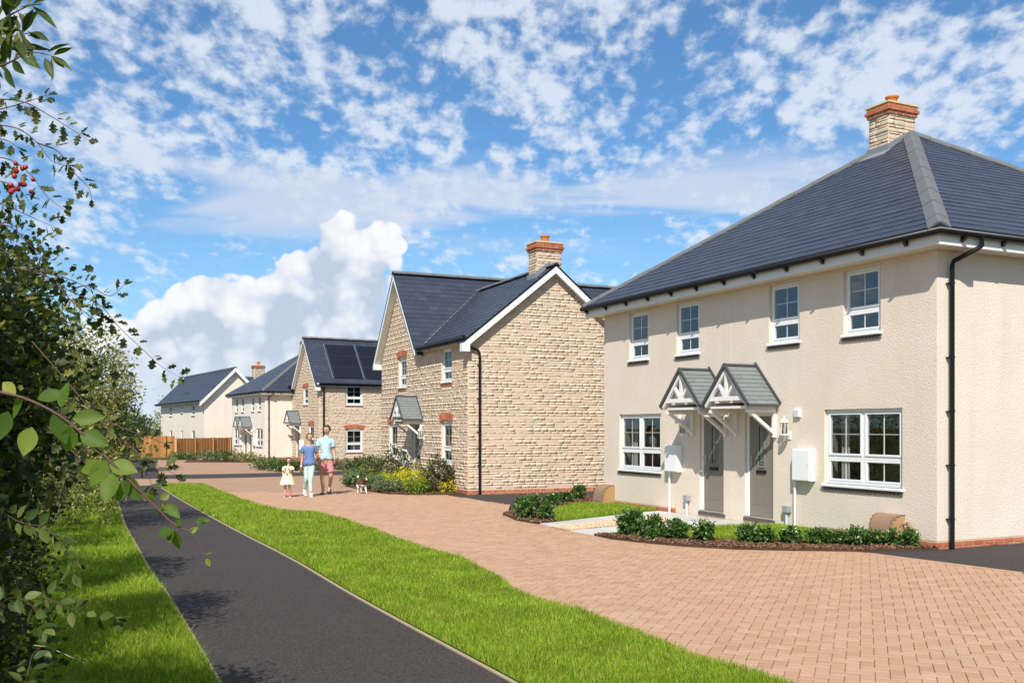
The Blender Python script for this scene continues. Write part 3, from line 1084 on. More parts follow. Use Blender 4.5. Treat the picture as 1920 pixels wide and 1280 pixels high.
def lantern(parent, T, p, z):
    b = MB()
    c = T(p, .13, z)
    w = T(p, .0, z)
    b.lathe([(0, .34), (.012, .33), (.014, .31), (.006, .30), (.03, .285), (.055, .265), (.075, .235), (.082, .225), (.082, .215), (.07, .212), (.0, .212)], c)
    b.lathe([(0, -.06), (.03, -.05), (.045, -.02), (.075, -.005), (.075, .01), (.0, .012)], c)
    for k in range(6):
        a = k * math.pi / 3
        x, y = c[0] + .066 * math.cos(a), c[1] + .066 * math.sin(a)
        b.tube([(x, y, c[2] + .008), (x, y, c[2] + .215)], .006, 5)
    b.tube([w, (c[0], c[1], c[2] - .03)], .014, 6)
    m = MB(T)
    m.box(p - .04, p + .04, .001, .02, z - .08, z + .06)
    o = b.build('lantern', M['white'], parent)
    m.build('back_plate', M['white'], o)
    g = MB()
    g.lathe([(.052, .012), (.055, .05), (.055, .17), (.052, .212)], c)
    g.build('glass_tube', M['glass'], o)
    lb = MB()
    lb.lathe([(0, .014), (.018, .02), (.02, .07), (.013, .11), (0, .12)], c, 8)
    lb.build('bulb', M['pale_strip'], o)
    return o


def meter_cabinet(parent, T, a, b, c, d, pole=None, depth=.15):
    m = MB(T)
    m.box(a, b, .002, depth - .03, c, d)
    o = m.build('meter_cabinet', M['white'], parent, bev=.012)
    lid = MB(T)
    lid.box(a + .012, b - .012, depth - .03, depth, c + .012, d - .012)
    lid.build('cabinet_lid', M['white'], o, bev=.012)
    lk = MB(T)
    lk.box(a + .03, a + .045, depth, depth + .003, (c + d) / 2 - .01, (c + d) / 2 + .01)
    lk.build('lock', M['grey_plastic'], o)
    if pole is not None:
        t = MB(T)
        t.tube([(pole, .05, .02), (pole, .05, c)], .024, 8)
        t.build('service_pipe', M['white'], o)
    return o


def gutter_run(parent, pts, brackets, T=None, r=.058):
    g = MB()
    g.tube(pts, r, 10)
    o = g.build('gutter', M['black'], parent)
    for (pos, dirn) in brackets:
        pos, dn = Vector(pos), Vector(dirn).normalized()
        s = dn.cross(Vector((0, 0, 1)))
        b = MB()
        pl = [pos - s * .03 - dn * .05 + Vector((0, 0, -.02)), pos - s * .03 + dn * .06 + Vector((0, 0, -.05)), pos - s * .03 - dn * .05 + Vector((0, 0, -.13))]
        b.prism(pl, s * .06)
        b.build('gutter_bracket', M['black'], o)
    return o


def downpipe(parent, pts, r=.036, clips=()):
    d = MB()
    d.tube(pts, r, 10)
    o = d.build('downpipe', M['black'], parent)
    for (c, wall) in clips:
        k = MB()
        c, wl = Vector(c), Vector(wall)
        k.tube([c + Vector((0, 0, -.014)), c + Vector((0, 0, .014))], r + .006, 10)
        k.box(*sorted((c.x - .055, c.x + .055)), *sorted((c.y, wl.y)), c.z - .006, c.z + .006)
        k.build('pipe_clip', M['black'], o)
    return o


def chimney(parent, x0, x1, y0, y1, zb, zs, eye, limit=60, pot_h=.22):
    """stone stack with red brick oversailing courses, slab and clay pot"""
    c = MB()
    c.box(x0 + .02, x1 - .02, y0 + .02, y1 - .02, zb, zs)
    c.box(x0 - .02, x1 + .02, y0 - .02, y1 + .02, zs, zs + .22)
    o = c.build('chimney', M['mortar'], parent)
    items = []
    TA = lambda p, q, z: (x0 + .02 + p, y0 + .02 - q, z)
    TB = lambda p, q, z: (x0 + .02 - q, y1 - .02 - p, z)
    TC = lambda p, q, z: (x1 - .02 - p, y1 - .02 + q, z)
    TD = lambda p, q, z: (x1 - .02 + q, y0 + .02 + p, z)
    for T, L in ((TA, x1 - x0 - .04), (TB, y1 - y0 - .04), (TC, x1 - x0 - .04), (TD, y1 - y0 - .04)):
        items += stone_courses(T, lambda z: (0, L), zb + .01, zs - .005, thick=.028, eye=eye, lengths=(.14, .32))
    pieces('stone', 'stone_backs', items, o, M['stone'], limit)
    TA2 = lambda e: (lambda p, q, z: (x0 - e + p, y0 - e - q, z))
    for k, e in enumerate((.025, .055, .03)):
        z = zs + .004 + k * .072
        for T, L in (((lambda p, q, z, e=e: (x0 - e + p, y0 - e - q, z)), x1 - x0 + 2 * e), ((lambda p, q, z, e=e: (x0 - e - q, y1 + e - p, z)), y1 - y0 + 2 * e),
                     ((lambda p, q, z, e=e: (x1 + e - p, y1 + e + q, z)), x1 - x0 + 2 * e), ((lambda p, q, z, e=e: (x1 + e + q, y0 - e + p, z)), y1 - y0 + 2 * e)):
            brick_run(T, (.0 if k % 2 else .02), L - .001, z, 1, o, q=.002, bl=.2, offset=(.1 if k % 2 else 0))
    s = MB()
    s.box(x0 - .05, x1 + .05, y0 - .05, y1 + .05, zs + .222, zs + .262)
    s.build('cap_slab', M['capslab'], o, bev=.006)
    p = MB()
    cx, cy, z = (x0 + x1) / 2, (y0 + y1) / 2, zs + .262
    p.lathe([(.13, 0), (.115, .02), (.11, pot_h * .75), (.14, pot_h * .85), (.145, pot_h), (.12, pot_h), (.10, pot_h * .8), (.10, .1), (0, .1)], (cx, cy, z), 18)
    p.build('pot', M['pot'], o)
    return o


# ------------------------------------------------------------------ houses
def to_local(root, p):
    """world point in the house's own frame"""
    c, s = math.cos(root.rotation_euler.z), math.sin(root.rotation_euler.z)
    d = (Vector(p) - root.location) / root.scale.x
    return Vector((c * d.x + s * d.y, -s * d.x + c * d.y, d.z))


def frame_rot(vp):
    a = Vector((vp - 960, 1800)).normalized()
    return math.atan2(-a.x, a.y)


def semi_house(name, label, loc, rz, group, scale=1.0, full=True):
    """pair of cream rendered semis under one square hipped slate roof"""
    root = thing(name, label, 'house', loc, rz, group, scale)
    eye = to_local(root, (0, 0, 1.8))
    L, Dp, zs = 9.51, 9.51, 4.45
    ups = [(1.07, 1.86, 3.33, 4.39), (2.90, 3.69, 3.33, 4.39), (5.79, 6.58, 3.33, 4.39), (7.63, 8.41, 3.33, 4.39)]
    lows = [(.64, 2.30, .86, 2.11), (7.15, 8.83, .86, 2.11)]
    doors = [(3.58, 4.37, .13, 2.08), (5.01, 5.78, .13, 2.08)]
    w = MB()
    w.T = front
    wall_panel(w, 0, L, .12, zs + .12, ups + lows + doors, depth=.118)
    for (ya, yb) in ((2.4, 3.52), (4.43, 4.95), (5.84, 6.6)):
        w.box(ya, yb, -.01, .0005, -.03, .121)
    w.T = side
    wall_panel(w, 0, Dp, .12, zs + .12)
    w.T = None
    w.quad((0, L, .12), (Dp, L, .12), (Dp, L, zs + .12), (0, L, zs + .12))
    w.quad((Dp, 0, .12), (Dp, L, .12), (Dp, L, zs + .12), (Dp, 0, zs + .12))
    w.quad((0, 0, .12), (Dp, 0, .12), (Dp, L, .12), (0, L, .12))
    w.quad((0, 0, zs + .12), (Dp, 0, zs + .12), (Dp, L, zs + .12), (0, L, zs + .12))
    wall = w.build('wall', M['render' if full else 'render_pale'], root)
    # thin render stop beads: corner and the line between the two homes
    bd = MB()
    bd.T = front
    bd.box(4.772, 4.780, -.002, .004, .14, zs)
    bd.build('party_line', M['render'], wall)
    # plinth
    p = MB()
    p.box(.004, Dp - .004, .004, L - .004, -.05, .119)
    pl = p.build('plinth', M['brick_mortar'], root)
    brick_run(side, 0.0, Dp if full else 2.5, -.035, 2, pl, q=.006)
    brick_run(front, 0.0, 2.39, -.035, 2, pl, q=.006)
    brick_run(front, 6.61, L, -.035, 2, pl, q=.006)
    # eaves
    ov = .33
    f = MB()
    for (x0, x1, y0, y1) in ((-ov, -ov + .02, -ov, L + ov), (Dp + ov - .02, Dp + ov, -ov, L + ov), (-ov + .02, Dp + ov - .02, -ov, -ov + .02), (-ov + .02, Dp + ov - .02, L + ov - .02, L + ov)):
        f.box(x0, x1, y0, y1, zs - .012, zs + .185)
    fs = f.build('fascia', M['fascia'], root)
    sf = MB()
    for (x0, x1, y0, y1) in ((-ov + .02, -.001, -ov + .02, L + ov - .02), (Dp, Dp + ov - .02, -ov + .02, L + ov - .02), (0, Dp, -ov + .02, -.001), (0, Dp, L + .001, L + ov - .02)):
        sf.box(x0, x1, y0, y1, zs, zs + .012)
    sf.build('soffit', M['fascia'], fs)
    zg, og = zs + .178, ov + .062
    br = [((-og, y, zg), (-1, 0, 0)) for y in np.arange(.25, L + .3, .86)] + [((x, -og, zg), (0, -1, 0)) for x in np.arange(.12, Dp, .86)]
    gutter_run(root, [(-og, L + og, zg), (-og, -og, zg), (Dp + og, -og, zg)], br)
    downpipe(root, [(.47, -og, zg - .03), (.47, -og, zg - .16), (.42, -og + .03, zg - .20), (.235, -.10, zg - .36), (.235, -.075, zg - .42), (.235, -.075, .0)],
             clips=[((.235, -.075, z), (.235, -.002, z)) for z in (3.95, 2.85, 2.05, 1.25, .45)])
    # roof: square hip
    za, ze, e = 8.08, zs + .225, ov + .055
    h = L / 2 + e
    ax, ay = Dp / 2, L / 2
    cs = [(-e, -e), (Dp + e, -e), (Dp + e, L + e), (-e, L + e)]
    deck = MB()
    for i in range(4):
        (xa, ya), (xb, yb) = cs[i], cs[(i + 1) % 4]
        deck.quad((xa, ya, ze), (xb, yb, ze), (ax, ay, za))
    roof = deck.build('roof', M['slate'], root)
    W = math.hypot(h, za - ze)
    tri = [(0, 0), (2 * h, 0), (h, W)]
    tl = (za - ze)
    lim = 150 if full else 0
    slates(roof, (-e, -e, ze), (0, 1, 0), (h, 0, tl), tri, eye, limit=lim)
    slates(roof, (-e, -e, ze), (1, 0, 0), (0, h, tl), tri, eye, limit=lim, stuff='slate_slope')
    if not full:
        pass
    lift = Vector((0, 0, .055))
    for (xa, ya) in cs:
        sgx, sgy = (1 if xa < 0 else -1), (1 if ya < 0 else -1)
        caps(roof, Vector((xa + sgx * .03, ya + sgy * .03, ze)) + lift, Vector((ax, ay, za)) + lift, w=.15, name='hip_tile')
    ch = chimney(root, 4.10, 4.90, 4.74, 5.30, 7.3, 8.44, eye)
    fl = MB()
    slp = tl / h
    zr = lambda x: ze + (x + e) * slp
    fl.box(4.075, 4.095, 4.72, 5.32, zr(4.08) - .05, zr(4.08) + .16)
    fl.quad((3.86, 4.64, zr(3.86) + .032), (3.86, 5.40, zr(3.86) + .032), (4.10, 5.40, zr(4.10) + .036), (4.10, 4.64, zr(4.10) + .036))
    fl.prism([(4.07, 4.735, zr(4.07)), (4.66, 4.735, zr(4.66)), (4.60, 4.735, zr(4.60) + .12), (4.07, 4.735, zr(4.07) + .16)], (0, -.012, 0))
    fl.build('flashing', M['lead'], ch)
    # openings
    for (a, b, c, d) in ups:
        window(root, front, a, b, c, d, room=True)
    for (a, b, c, d) in lows:
        wn = window(root, front, a, b, c, d, cols=2, room=True)
        if full:
            cu = MB(front)  # pale strips stand in for sunlight on the inner reveal
            for k in range(5):
                x = b - .05 - k * .035
                cu.box(x - .03, x, -.36 - .02 * (k % 2), -.345 - .02 * (k % 2), c + .05, d - .02)
            cu.build('pale_strip', M['pale_strip'], wn)
    for i, (a, b, c, d) in enumerate(doors):
        door(root, front, a, b, c, d, knob=-1 if i else -1)
        canopy(root, front, (4.05, 5.45)[i], eye=eye, limit=60 if full else 0)
    lantern(root, front, 3.14, 1.68)
    lantern(root, front, 6.20, 1.68)
    meter_cabinet(root, front, 2.50, 2.94, .88, 1.44, 2.86 + .1)
    meter_cabinet(root, front, 6.37, 6.82, .88, 1.44, 6.76)
    for p0 in (2.85, 6.42):
        v = MB(front)
        v.box(p0, p0 + .15, .001, .05, 1.99, 2.14)
        o = v.build('vent_cover', M['white'], root, bev=.006)
        l = MB(front)
        for k in range(4):
            l.box(p0 + .02, p0 + .13, .05, .062, 2.005 + k * .032, 2.02 + k * .032)
        l.build('louvre', M['white'], o)
    for p0 in (3.10, 6.08):
        v = MB(front)
        v.box(p0, p0 + .14, .002, .10, .30, .42)
        o = v.build('tap_housing', M['grey_plastic'], root, bev=.008)
        t = MB(front)
        t.tube([(p0 + .07, .05, .30), (p0 + .07, .05, .0)], .03, 8)
        t.build('duct', M['pale_pipe'], o)
    return root


def stone_house(name, label, loc, rz, group, mirror=False, scale=1.0, limit=300):
    """buff stone cottage: a gabled range and a taller cross wing flush with its front"""
    root = thing(name, label, 'house', loc, rz, group, scale)
    eye = to_local(root, (0, 0, 1.8))
    L, J, zw, D1, D2 = 8.12, 3.9, 4.17, 5.1, 8.0
    Y = (lambda y: L - y) if mirror else (lambda y: y)
    F = lambda p, q, z: (-q, Y(p), z)
    G = lambda p, q, z: (p, -q if not mirror else L + q, z)          # gable of the range
    Wg = lambda p, q, z: (p, (L + q) if not mirror else -q, z)       # outer side of the wing
    xm, zr1 = D1 / 2, 6.22
    ym, zr2 = (J + L) / 2, 6.72
    ops = [(1.27, 2.07, .80, 1.96), (1.27, 2.07, 3.12, 4.06), (5.38, 6.16, 3.12, 4.04), (6.36, 7.20, .80, 1.93), (3.95, 4.72, .05, 1.97)]
    side_ops = [(1.53, 2.47, .50, 1.72), (1.53, 2.47, 3.07, 4.14)]
    w = MB()
    w.T = F
    wall_panel(w, 0, L, .0, zw, ops, depth=.118)
    w.quad((J, 0, zw), (L, 0, zw), (ym, 0, zr2 - .08))
    w.T = G
    wall_panel(w, 0, D1, 0, zw)
    w.quad((0, 0, zw), (D1, 0, zw), (xm, 0, zr1 - .06))
    w.T = Wg
    wall_panel(w, 0, D2, 0, zw, side_ops if mirror else [], depth=.118)
    w.T = None
    w.quad((D1, Y(0), 0), (D1, Y(J), 0), (D1, Y(J), zw), (D1, Y(0), zw))
    w.quad((D1, Y(J), 0), (D2, Y(J), 0), (D2, Y(J), zw), (D1, Y(J), zw))
    w.quad((D2, Y(J), 0), (D2, Y(L), 0), (D2, Y(L), zw), (D2, Y(ym), zr2 - .08), (D2, Y(J), zw))
    wall = w.build('wall', M['mortar'], root)
    hid = lambda o, a: [(x[0] - .005, x[1] + .005, x[2] - (.12 if x[2] > .3 else 0), x[3] + a) for x in o]
    keep = hid(ops, .20)
    st = []
    st += stone_courses(F, lambda z: (0.0, L) if z <= zw else (J + (z - zw) / (zr2 - zw) * (ym - J) + .02, L - (z - zw) / (zr2 - zw) * (L - ym) - .02), .14, zr2 - .25, keep, eye=eye)
    if mirror:
        st += stone_courses(Wg, lambda z: (0.0, D2), .14, zw, hid(side_ops, .2), eye=eye)
    else:
        st += stone_courses(G, lambda z: (0.0, D1) if z <= zw else ((z - zw) / (zr1 - zw) * xm + .02, D1 - (z - zw) / (zr1 - zw) * (D1 - xm) - .02), .14, zr1 - .2, eye=eye)
    pieces('stone', 'stone_infill', st, wall, M['stone'], limit)
    p = MB()
    p.T = F
    p.box(0.0, L, -.02, .006, -.05, .13)
    p.T = Wg if mirror else G
    p.box(0.0, D2 if mirror else D1, -.02, .006, -.05, .13)
    pl = p.build('plinth', M['brick_mortar'], root)
    brick_run(F, 0, L, -.02, 2, pl, q=.014, bl=.195)
    brick_run(Wg if mirror else G, 0, D2 if mirror else D1, -.02, 2, pl, q=.014, bl=.195)
    # roofs
    ov, ve = .22, .20
    s1 = (zr1 - zw) / xm
    s2 = (zr2 - zw) / (ym - J)
    t = .10
    z1 = lambda x: zw + t + (x if x <= xm else D1 - x) * s1
    z2 = lambda y: zw + t + (ym - J - abs(y - ym)) * s2
    vy = lambda z: J + (z - zw - t) / s2                       # the valley
    rf = MB()
    x0, x1 = -ov, D1 + ov
    rf.quad((x0, Y(-ve), z1(x0)), (x0, Y(vy(z1(x0))), z1(x0)), (xm, Y(vy(z1(xm))), z1(xm)), (xm, Y(-ve), z1(xm)))
    rf.quad((x1, Y(-ve), z1(x1)), (x1, Y(vy(z1(x1))), z1(x1)), (xm, Y(vy(z1(xm))), z1(xm)), (xm, Y(-ve), z1(xm)))
    wx0, wx1 = -ve - .04, D2 + ve
    for yy in (J - ov, L + ov):
        rf.quad((wx0, Y(yy), z2(yy)), (wx1, Y(yy), z2(yy)), (wx1, Y(ym), z2(ym)), (wx0, Y(ym), z2(ym)))
    roof = rf.build('roof', M['slate'], root)
    U = Vector((0, Y(1) - Y(0), 0))
    O = Vector((x0, Y(-ve), z1(x0)))
    sl = math.hypot(xm - x0, z1(xm) - z1(x0))
    lim = limit // 2
    if not mirror:
        slates(roof, O, U, (xm - x0, 0, z1(xm) - z1(x0)), [(0, 0), (vy(z1(x0)) + ve, 0), (vy(z1(xm)) + ve, sl), (0, sl)], eye, gauge=.20, limit=lim)
    else:
        slates(roof, O, U, (xm - x0, 0, z1(xm) - z1(x0)), [(0, 0), (vy(z1(x0)) + ve, 0), (vy(z1(xm)) + ve, sl), (0, sl)], eye, gauge=.20, limit=0, stuff='slate_range')
    yy = L + ov if mirror else J - ov
    hw = abs(ym - yy)
    sw = math.hypot(hw, z2(ym) - z2(yy))
    slates(roof, (wx0, Y(yy), z2(yy)), (1, 0, 0), (0, Y(ym) - Y(yy), z2(ym) - z2(yy)), [(0, 0), (wx1 - wx0, 0), (wx1 - wx0, sw), (0, sw)], eye, gauge=.20, limit=lim, stuff='slate_wing')
    yo = J - ov if mirror else L + ov
    slates(roof, (wx0, Y(yo), z2(yo)), (1, 0, 0), (0, Y(ym) - Y(yo), z2(ym) - z2(yo)), [(0, 0), (2.2, 0), (2.2, sw), (0, sw)], eye, gauge=.20, limit=0, stuff='slate_far_slope')
    caps(roof, (wx0 - .02, Y(ym), z2(ym) + .06), (wx1, Y(ym), z2(ym) + .06), w=.13)
    caps(roof, (xm, Y(-ve - .02), z1(xm) + .06), (xm, Y(vy(z1(xm)) - .1), z1(xm) + .06), w=.13)
    vl = MB()
    vl.bar((x0, Y(vy(z1(x0))), z1(x0) + .025), (xm, Y(vy(z1(xm))), z1(xm) + .025), .12, .012)
    vl.build('valley', M['lead'], roof)
    # verges: white barge boards with soffit under, dark edge on top
    def verge(T, pts, o_, nm='barge_board'):
        (pa, za_), (pb, zb_) = pts
        b = MB(T)
        b.prism([(pa, o_, za_ - .005), (pb, o_, zb_ - .005), (pb, o_, zb_ - .215), (pa, o_, za_ - .215)], (0, -.022, 0))
        b.prism([(pa, o_ - .022, za_ - .16), (pb, o_ - .022, zb_ - .16), (pb, o_ - .022, zb_ - .175), (pa, o_ - .022, za_ - .175)], (0, -(o_ - .024), 0))
        ob = b.build(nm, M['white'], root)
        e = MB(T)
        e.prism([(pa, o_ + .012, za_ + .035), (pb, o_ + .012, zb_ + .035), (pb, o_ + .012, zb_ - .02), (pa, o_ + .012, za_ - .02)], (0, -.011, 0))
        e.build('verge_trim', M['black'], ob)
        return ob
    if not mirror:
        for (xx) in (x0, x1):
            verge(G, ((xx, z1(xx)), (xm, z1(xm))), ve + .001)
        bx = MB(G)
        bx.box(x0 - .02, x0 + .20, .001, ve + .0, z1(x0) - .25, z1(x0) - .03)
        bx.build('eaves_box', M['white'], root, bev=.004)
    for yy2 in (J - ov * .2, L + ov):
        verge(F, ((yy2, z2(yy2)), (ym, z2(ym))), -wx0 + .001)
    bx = MB(F)
    bx.box(L + .0, L + ov + .03, .001, -wx0 + .003, z2(L + ov) - .20, z2(L + ov) - .02)
    bx.build('eaves_box', M['white'], root, bev=.004)
    fa = MB()
    fa.T = F
    fa.box(-.0, J + .05, .10, .12, zw - .06, zw + .08)
    fa.box(-.0, J + .05, .001, .10, zw - .055, zw - .045)
    if mirror:
        fa.T = Wg
        fa.box(-.15, D2, .10, .12, zw - .12, zw + .06)
        fa.box(-.15, D2, .001, .10, zw - .115, zw - .105)
    fa.build('fascia', M['fascia'], root)
    zg = zw + .05
    gx = .19
    if not mirror:
        br = [((-gx, Y(y), zg), (-1, 0, 0)) for y in (.35, 1.1, 1.9, 2.7, 3.5)]
        gutter_run(root, [(-gx, Y(-.18), zg), (-gx, Y(J - .0), zg)], br)
        downpipe(root, [(-gx, -.12, zg), (-gx, -.12, zg - .15), (-.10, -.11, zg - .20), (.27, -.075, zg - .34), (.31, -.065, zg - .42), (.31, -.065, 0)],
                 clips=[((.31, -.065, z), (.31, -.002, z)) for z in (3.5, 2.6, 1.7, .8)], r=.034)
    else:
        gutter_run(root, [(-gx, Y(.1), zg), (-gx, Y(J), zg)], [((-gx, Y(y), zg), (-1, 0, 0)) for y in (.6, 1.5, 2.4, 3.2)])
        gutter_run(root, [(-.05, -gx, zg - .03), (D2, -gx, zg - .03)], [((x, -gx, zg - .03), (0, -1, 0)) for x in (.1, .95, 1.6, 2.3, 3.0, 3.7)])
        downpipe(root, [(.24, -gx, zg - .05), (.24, -.10, zg - .22), (.24, -.07, zg - .35), (.24, -.07, 0)], clips=[((.24, -.07, z), (.24, -.002, z)) for z in (3.4, 1.6)], r=.045)
    # openings
    for k, (a, b, c, d) in enumerate(ops[:4]):
        window(root, F, a, b, c, d, sill='brick', arch=0.0 if k == 1 else .07)
    a, b, c, d = ops[4]
    door(root, F, a, b, c, d)
    canopy(root, F, 4.33, zf=2.06, za=2.74, hw=.60, D=.65, eye=eye, limit=80 if not mirror else 0)
    lantern(root, F, 3.62, 1.50)
    meter_cabinet(root, F, 5.0, 5.42, .55, 1.12, depth=.16)
    if mirror:
        for k, (a, b, c, d) in enumerate(side_ops):
            window(root, Wg, a, b, c, d, sill='brick', arch=0.07 if k == 0 else 0)
        # solar panels on the near slope of the wing
        yy = L + ov
        Of = Vector((0, Y(yy), z2(yy)))
        Wv = Vector((0, Y(ym) - Y(yy), z2(ym) - z2(yy))).normalized()
        N = Vector((1, 0, 0)).cross(Wv)
        if N.z < 0: N = -N
        for i in range(3):
            for j in range(3):
                u, v = .92 + i * 1.80, .66 + j * .83
                m = MB(lambda x, y, z: tuple(Of + Vector((1, 0, 0)) * (u + x) + Wv * (v + y) + N * (.05 + z)))
                m.box(0, 1.66, 0, .81, 0, .035)
                o = m.build('solar_panel', M['solar_frame'], root)
                g = MB(m.T)
                g.quad((.02, .02, .038), (1.64, .02, .038), (1.64, .79, .038), (.02, .79, .038))
                g.build('cell_sheet', M['solar'], o)
            m = MB(lambda x, y, z: tuple(Of + Vector((1, 0, 0)) * (.92 + i * 1.80 - .10 + x) + Wv * (y) + N * (.05 + z)))
            m.box(-.02, .02, .60, 3.2, 0, .03)
            m.build('rail', M['chrome'], root)
        chimney(root, 4.6, 5.2, Y(1.6), Y(1.0), 5.6, 6.62, eye, limit=0) if Y(1.6) < Y(1.0) else chimney(root, 4.6, 5.2, Y(1.0), Y(1.6), 5.6, 6.62, eye, limit=0)
    else:
        ch = chimney(root, xm - .40, xm + .40, .22, .78, 5.7, 6.78, eye, limit=60)
        fl = MB()
        zx = lambda x: z1(x) + .03
        fl.box(xm - .43, xm - .402, .20, .80, zx(xm - .42) - .06, zx(xm - .42) + .14)
        fl.prism([(xm - .44, .215, zx(xm - .44)), (xm, .215, zx(xm)), (xm, .215, zx(xm) + .16), (xm - .44, .215, zx(xm - .44) + .16)], (0, -.012, 0))
        fl.build('flashing', M['lead'], ch)
    return root


B1 = frame_rot(100)
h1 = semi_house('semi_detached_house', 'pair of cream rendered homes with tall hipped slate roof beside the block paving',
                (6.288, 14.2105, 0), B1, 'cream rendered hip roofed semis')
h2 = stone_house('stone_house', 'buff stone house with chimney on its end gable beside the flowering corner bed', (-1.18, 25.83, 0), frame_rot(150), 'buff stone houses')
h3 = stone_house('stone_house', 'buff stone house with black solar panels on its roof slope', (-10.42, 51.85, 0), frame_rot(-60), 'buff stone houses', mirror=True, limit=300)
h4 = semi_house('semi_detached_house', 'smaller looking cream semis with hipped roof between the timber fence and the solar panel house',
                (-14.24, 55.37, 0), frame_rot(-60), 'cream rendered hip roofed semis', scale=.84, full=False)


def end_house():
    """far cream house seen gable on"""
    root = thing('detached_house', 'plain cream house with long slate roof standing behind the timber fence', 'house', (-20.79, 64.8, 0), frame_rot(-150))
    eye = to_local(root, (0, 0, 1.8))
    L, D, zw, xr, zr = 13.6, 4.1, 3.80, 2.05, 5.85
    ups = [(p - .5, p + .5, 2.72, 3.4 - .02) for p in ()]
    ops = [(9.6, 10.5, 2.72, 3.46), (6.1, 6.75, 2.9, 3.46), (2.55, 3.45, 2.68, 3.46), (9.6, 10.5, .7, 1.62), (6.1, 6.75, .7, 1.62), (2.55, 3.45, .7, 1.62)]
    w = MB()
    w.T = front
    wall_panel(w, 0, L, 0, zw, ops)
    w.T = side
    wall_panel(w, 0, D, 0, zw)
    w.quad((0, 0, zw), (D, 0, zw), (xr, 0, zr - .05))
    w.T = None
    w.quad((D, 0, 0), (D, L, 0), (D, L, zw), (D, 0, zw))
    w.quad((0, L, 0), (D, L, 0), (D, L, zw), (xr, L, zr - .05), (0, L, zw))
    w.build('wall', M['render_pale'], root)
    s = (zr - zw) / xr
    z = lambda x: zw + .07 + (x if x < xr else D - x) * s
    x0, x1 = -.35, D + .3
    r = MB()
    r.quad((x0, -.3, z(x0)), (x0, L + .3, z(x0)), (xr, L + .3, z(xr)), (xr, -.3, z(xr)))
    r.quad((x1, -.3, z(x1)), (x1, L + .3, z(x1)), (xr, L + .3, z(xr)), (xr, -.3, z(xr)))
    roof = r.build('roof', M['slate'], root)
    sl = math.hypot(xr - x0, z(xr) - z(x0))
    slates(roof, (x0, -.3, z(x0)), (0, 1, 0), (xr - x0, 0, z(xr) - z(x0)), [(0, 0), (L + .6, 0), (L + .6, sl), (0, sl)], eye, gauge=.26, width=.4, th=.03, limit=0)
    caps(roof, (xr, -.3, z(xr) + .05), (xr, L + .3, z(xr) + .05), w=.12)
    for xx in (x0, x1):
        b = MB(side)
        b.prism([(xx, .31, z(xx)), (xr, .31, z(xr)), (xr, .31, z(xr) - .26), (xx, .31, z(xx) - .26)], (0, -.03, 0))
        b.prism([(xx, .28, z(xx) - .2), (xr, .28, z(xr) - .2), (xr, .28, z(xr) - .215), (xx, .28, z(xx) - .215)], (0, -.278, 0))
        b.build('barge_board', M['white'], root)
    f = MB()
    f.box(x0, x0 + .03, -.29, L + .3, zw - .30, zw - .14)
    f.box(x0 + .03, -.001, -.29, L + .3, zw - .29, zw - .27)
    f.build('fascia', M['fascia'], root)
    gutter_run(root, [(x0 - .06, -.3, zw - .17), (x0 - .06, L + .3, zw - .17)], [])
    for (a, b, c, d) in ops:
        window(root, front, a, b, c, d, small=(d - c) < .7, room=False)
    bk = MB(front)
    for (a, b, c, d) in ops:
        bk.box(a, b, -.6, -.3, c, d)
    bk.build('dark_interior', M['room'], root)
    for k in range(3):
        v = MB()
        y, x = 5.6 + k * .75, .35
        v.box(x, x + .22, y, y + .3, z(x) + .02, z(x) + .14)
        v.build('roof_vent', M['black'], roof)
    return root


h5 = end_house()


def back_house():
    """only its ridge and chimney show over the roofs"""
    root = thing('stone_chimney_house', 'house with stone chimney showing only its ridge behind the far cream gable', 'house', (-22.6, 74.5, 0), frame_rot(-150))
    eye = to_local(root, (0, 0, 1.8))
    L, D, zw, zr = 8.0, 7.0, 3.6, 6.0
    w = MB()
    w.T = front
    wall_panel(w, 0, L, 0, zw)
    w.T = side
    wall_panel(w, 0, D, 0, zw)
    w.T = None
    w.quad((D, 0, 0), (D, L, 0), (D, L, zw), (D, 0, zw))
    w.quad((0, L, 0), (D, L, 0), (D, L, zw), (0, L, zw))
    w.build('wall', M['mortar'], root)
    # ridge runs across, slopes face the street and the garden
    r = MB()
    ym = L / 2
    r.quad((-.3, -.3, zw - .1), (D + .3, -.3, zw - .1), (D + .3, ym, zr), (-.3, ym, zr))
    r.quad((-.3, L + .3, zw - .1), (D + .3, L + .3, zw - .1), (D + .3, ym, zr), (-.3, ym, zr))
    r.quad((0, 0, zw), (0, L, zw), (0, ym, zr - .1))
    r.quad((D, 0, zw), (D, L, zw), (D, ym, zr - .1))
    roof = r.build('roof', M['slate'], root)
    sl = math.hypot(ym + .3, zr - zw + .1)
    slates(roof, (-.3, -.3, zw - .1), (1, 0, 0), (0, ym + .3, zr - zw + .1), [(0, 0), (D + .6, 0), (D + .6, sl), (0, sl)], eye, gauge=.26, width=.4, th=.03, limit=0)
    caps(roof, (-.3, ym, zr + .05), (D + .3, ym, zr + .05), w=.12)
    chimney(root, 3.7, 4.6, ym - .35, ym + .35, 5.2, 6.75, eye, limit=0, pot_h=.3)
    return root


h6 = back_house()


# ------------------------------------------------------------------ ground and surfaces
def inside(P, poly):
    x, y = P[:, 0], P[:, 1]
    r = np.zeros(len(P), bool)
    n = len(poly)
    for i in range(n):
        (xa, ya), (xb, yb) = poly[i], poly[(i + 1) % n]
        c = (ya > y) != (yb > y)
        with np.errstate(divide='ignore', invalid='ignore'):
            xi = (xb - xa) * (y - ya) / (yb - ya) + xa
        r ^= c & (x < xi)
    return r


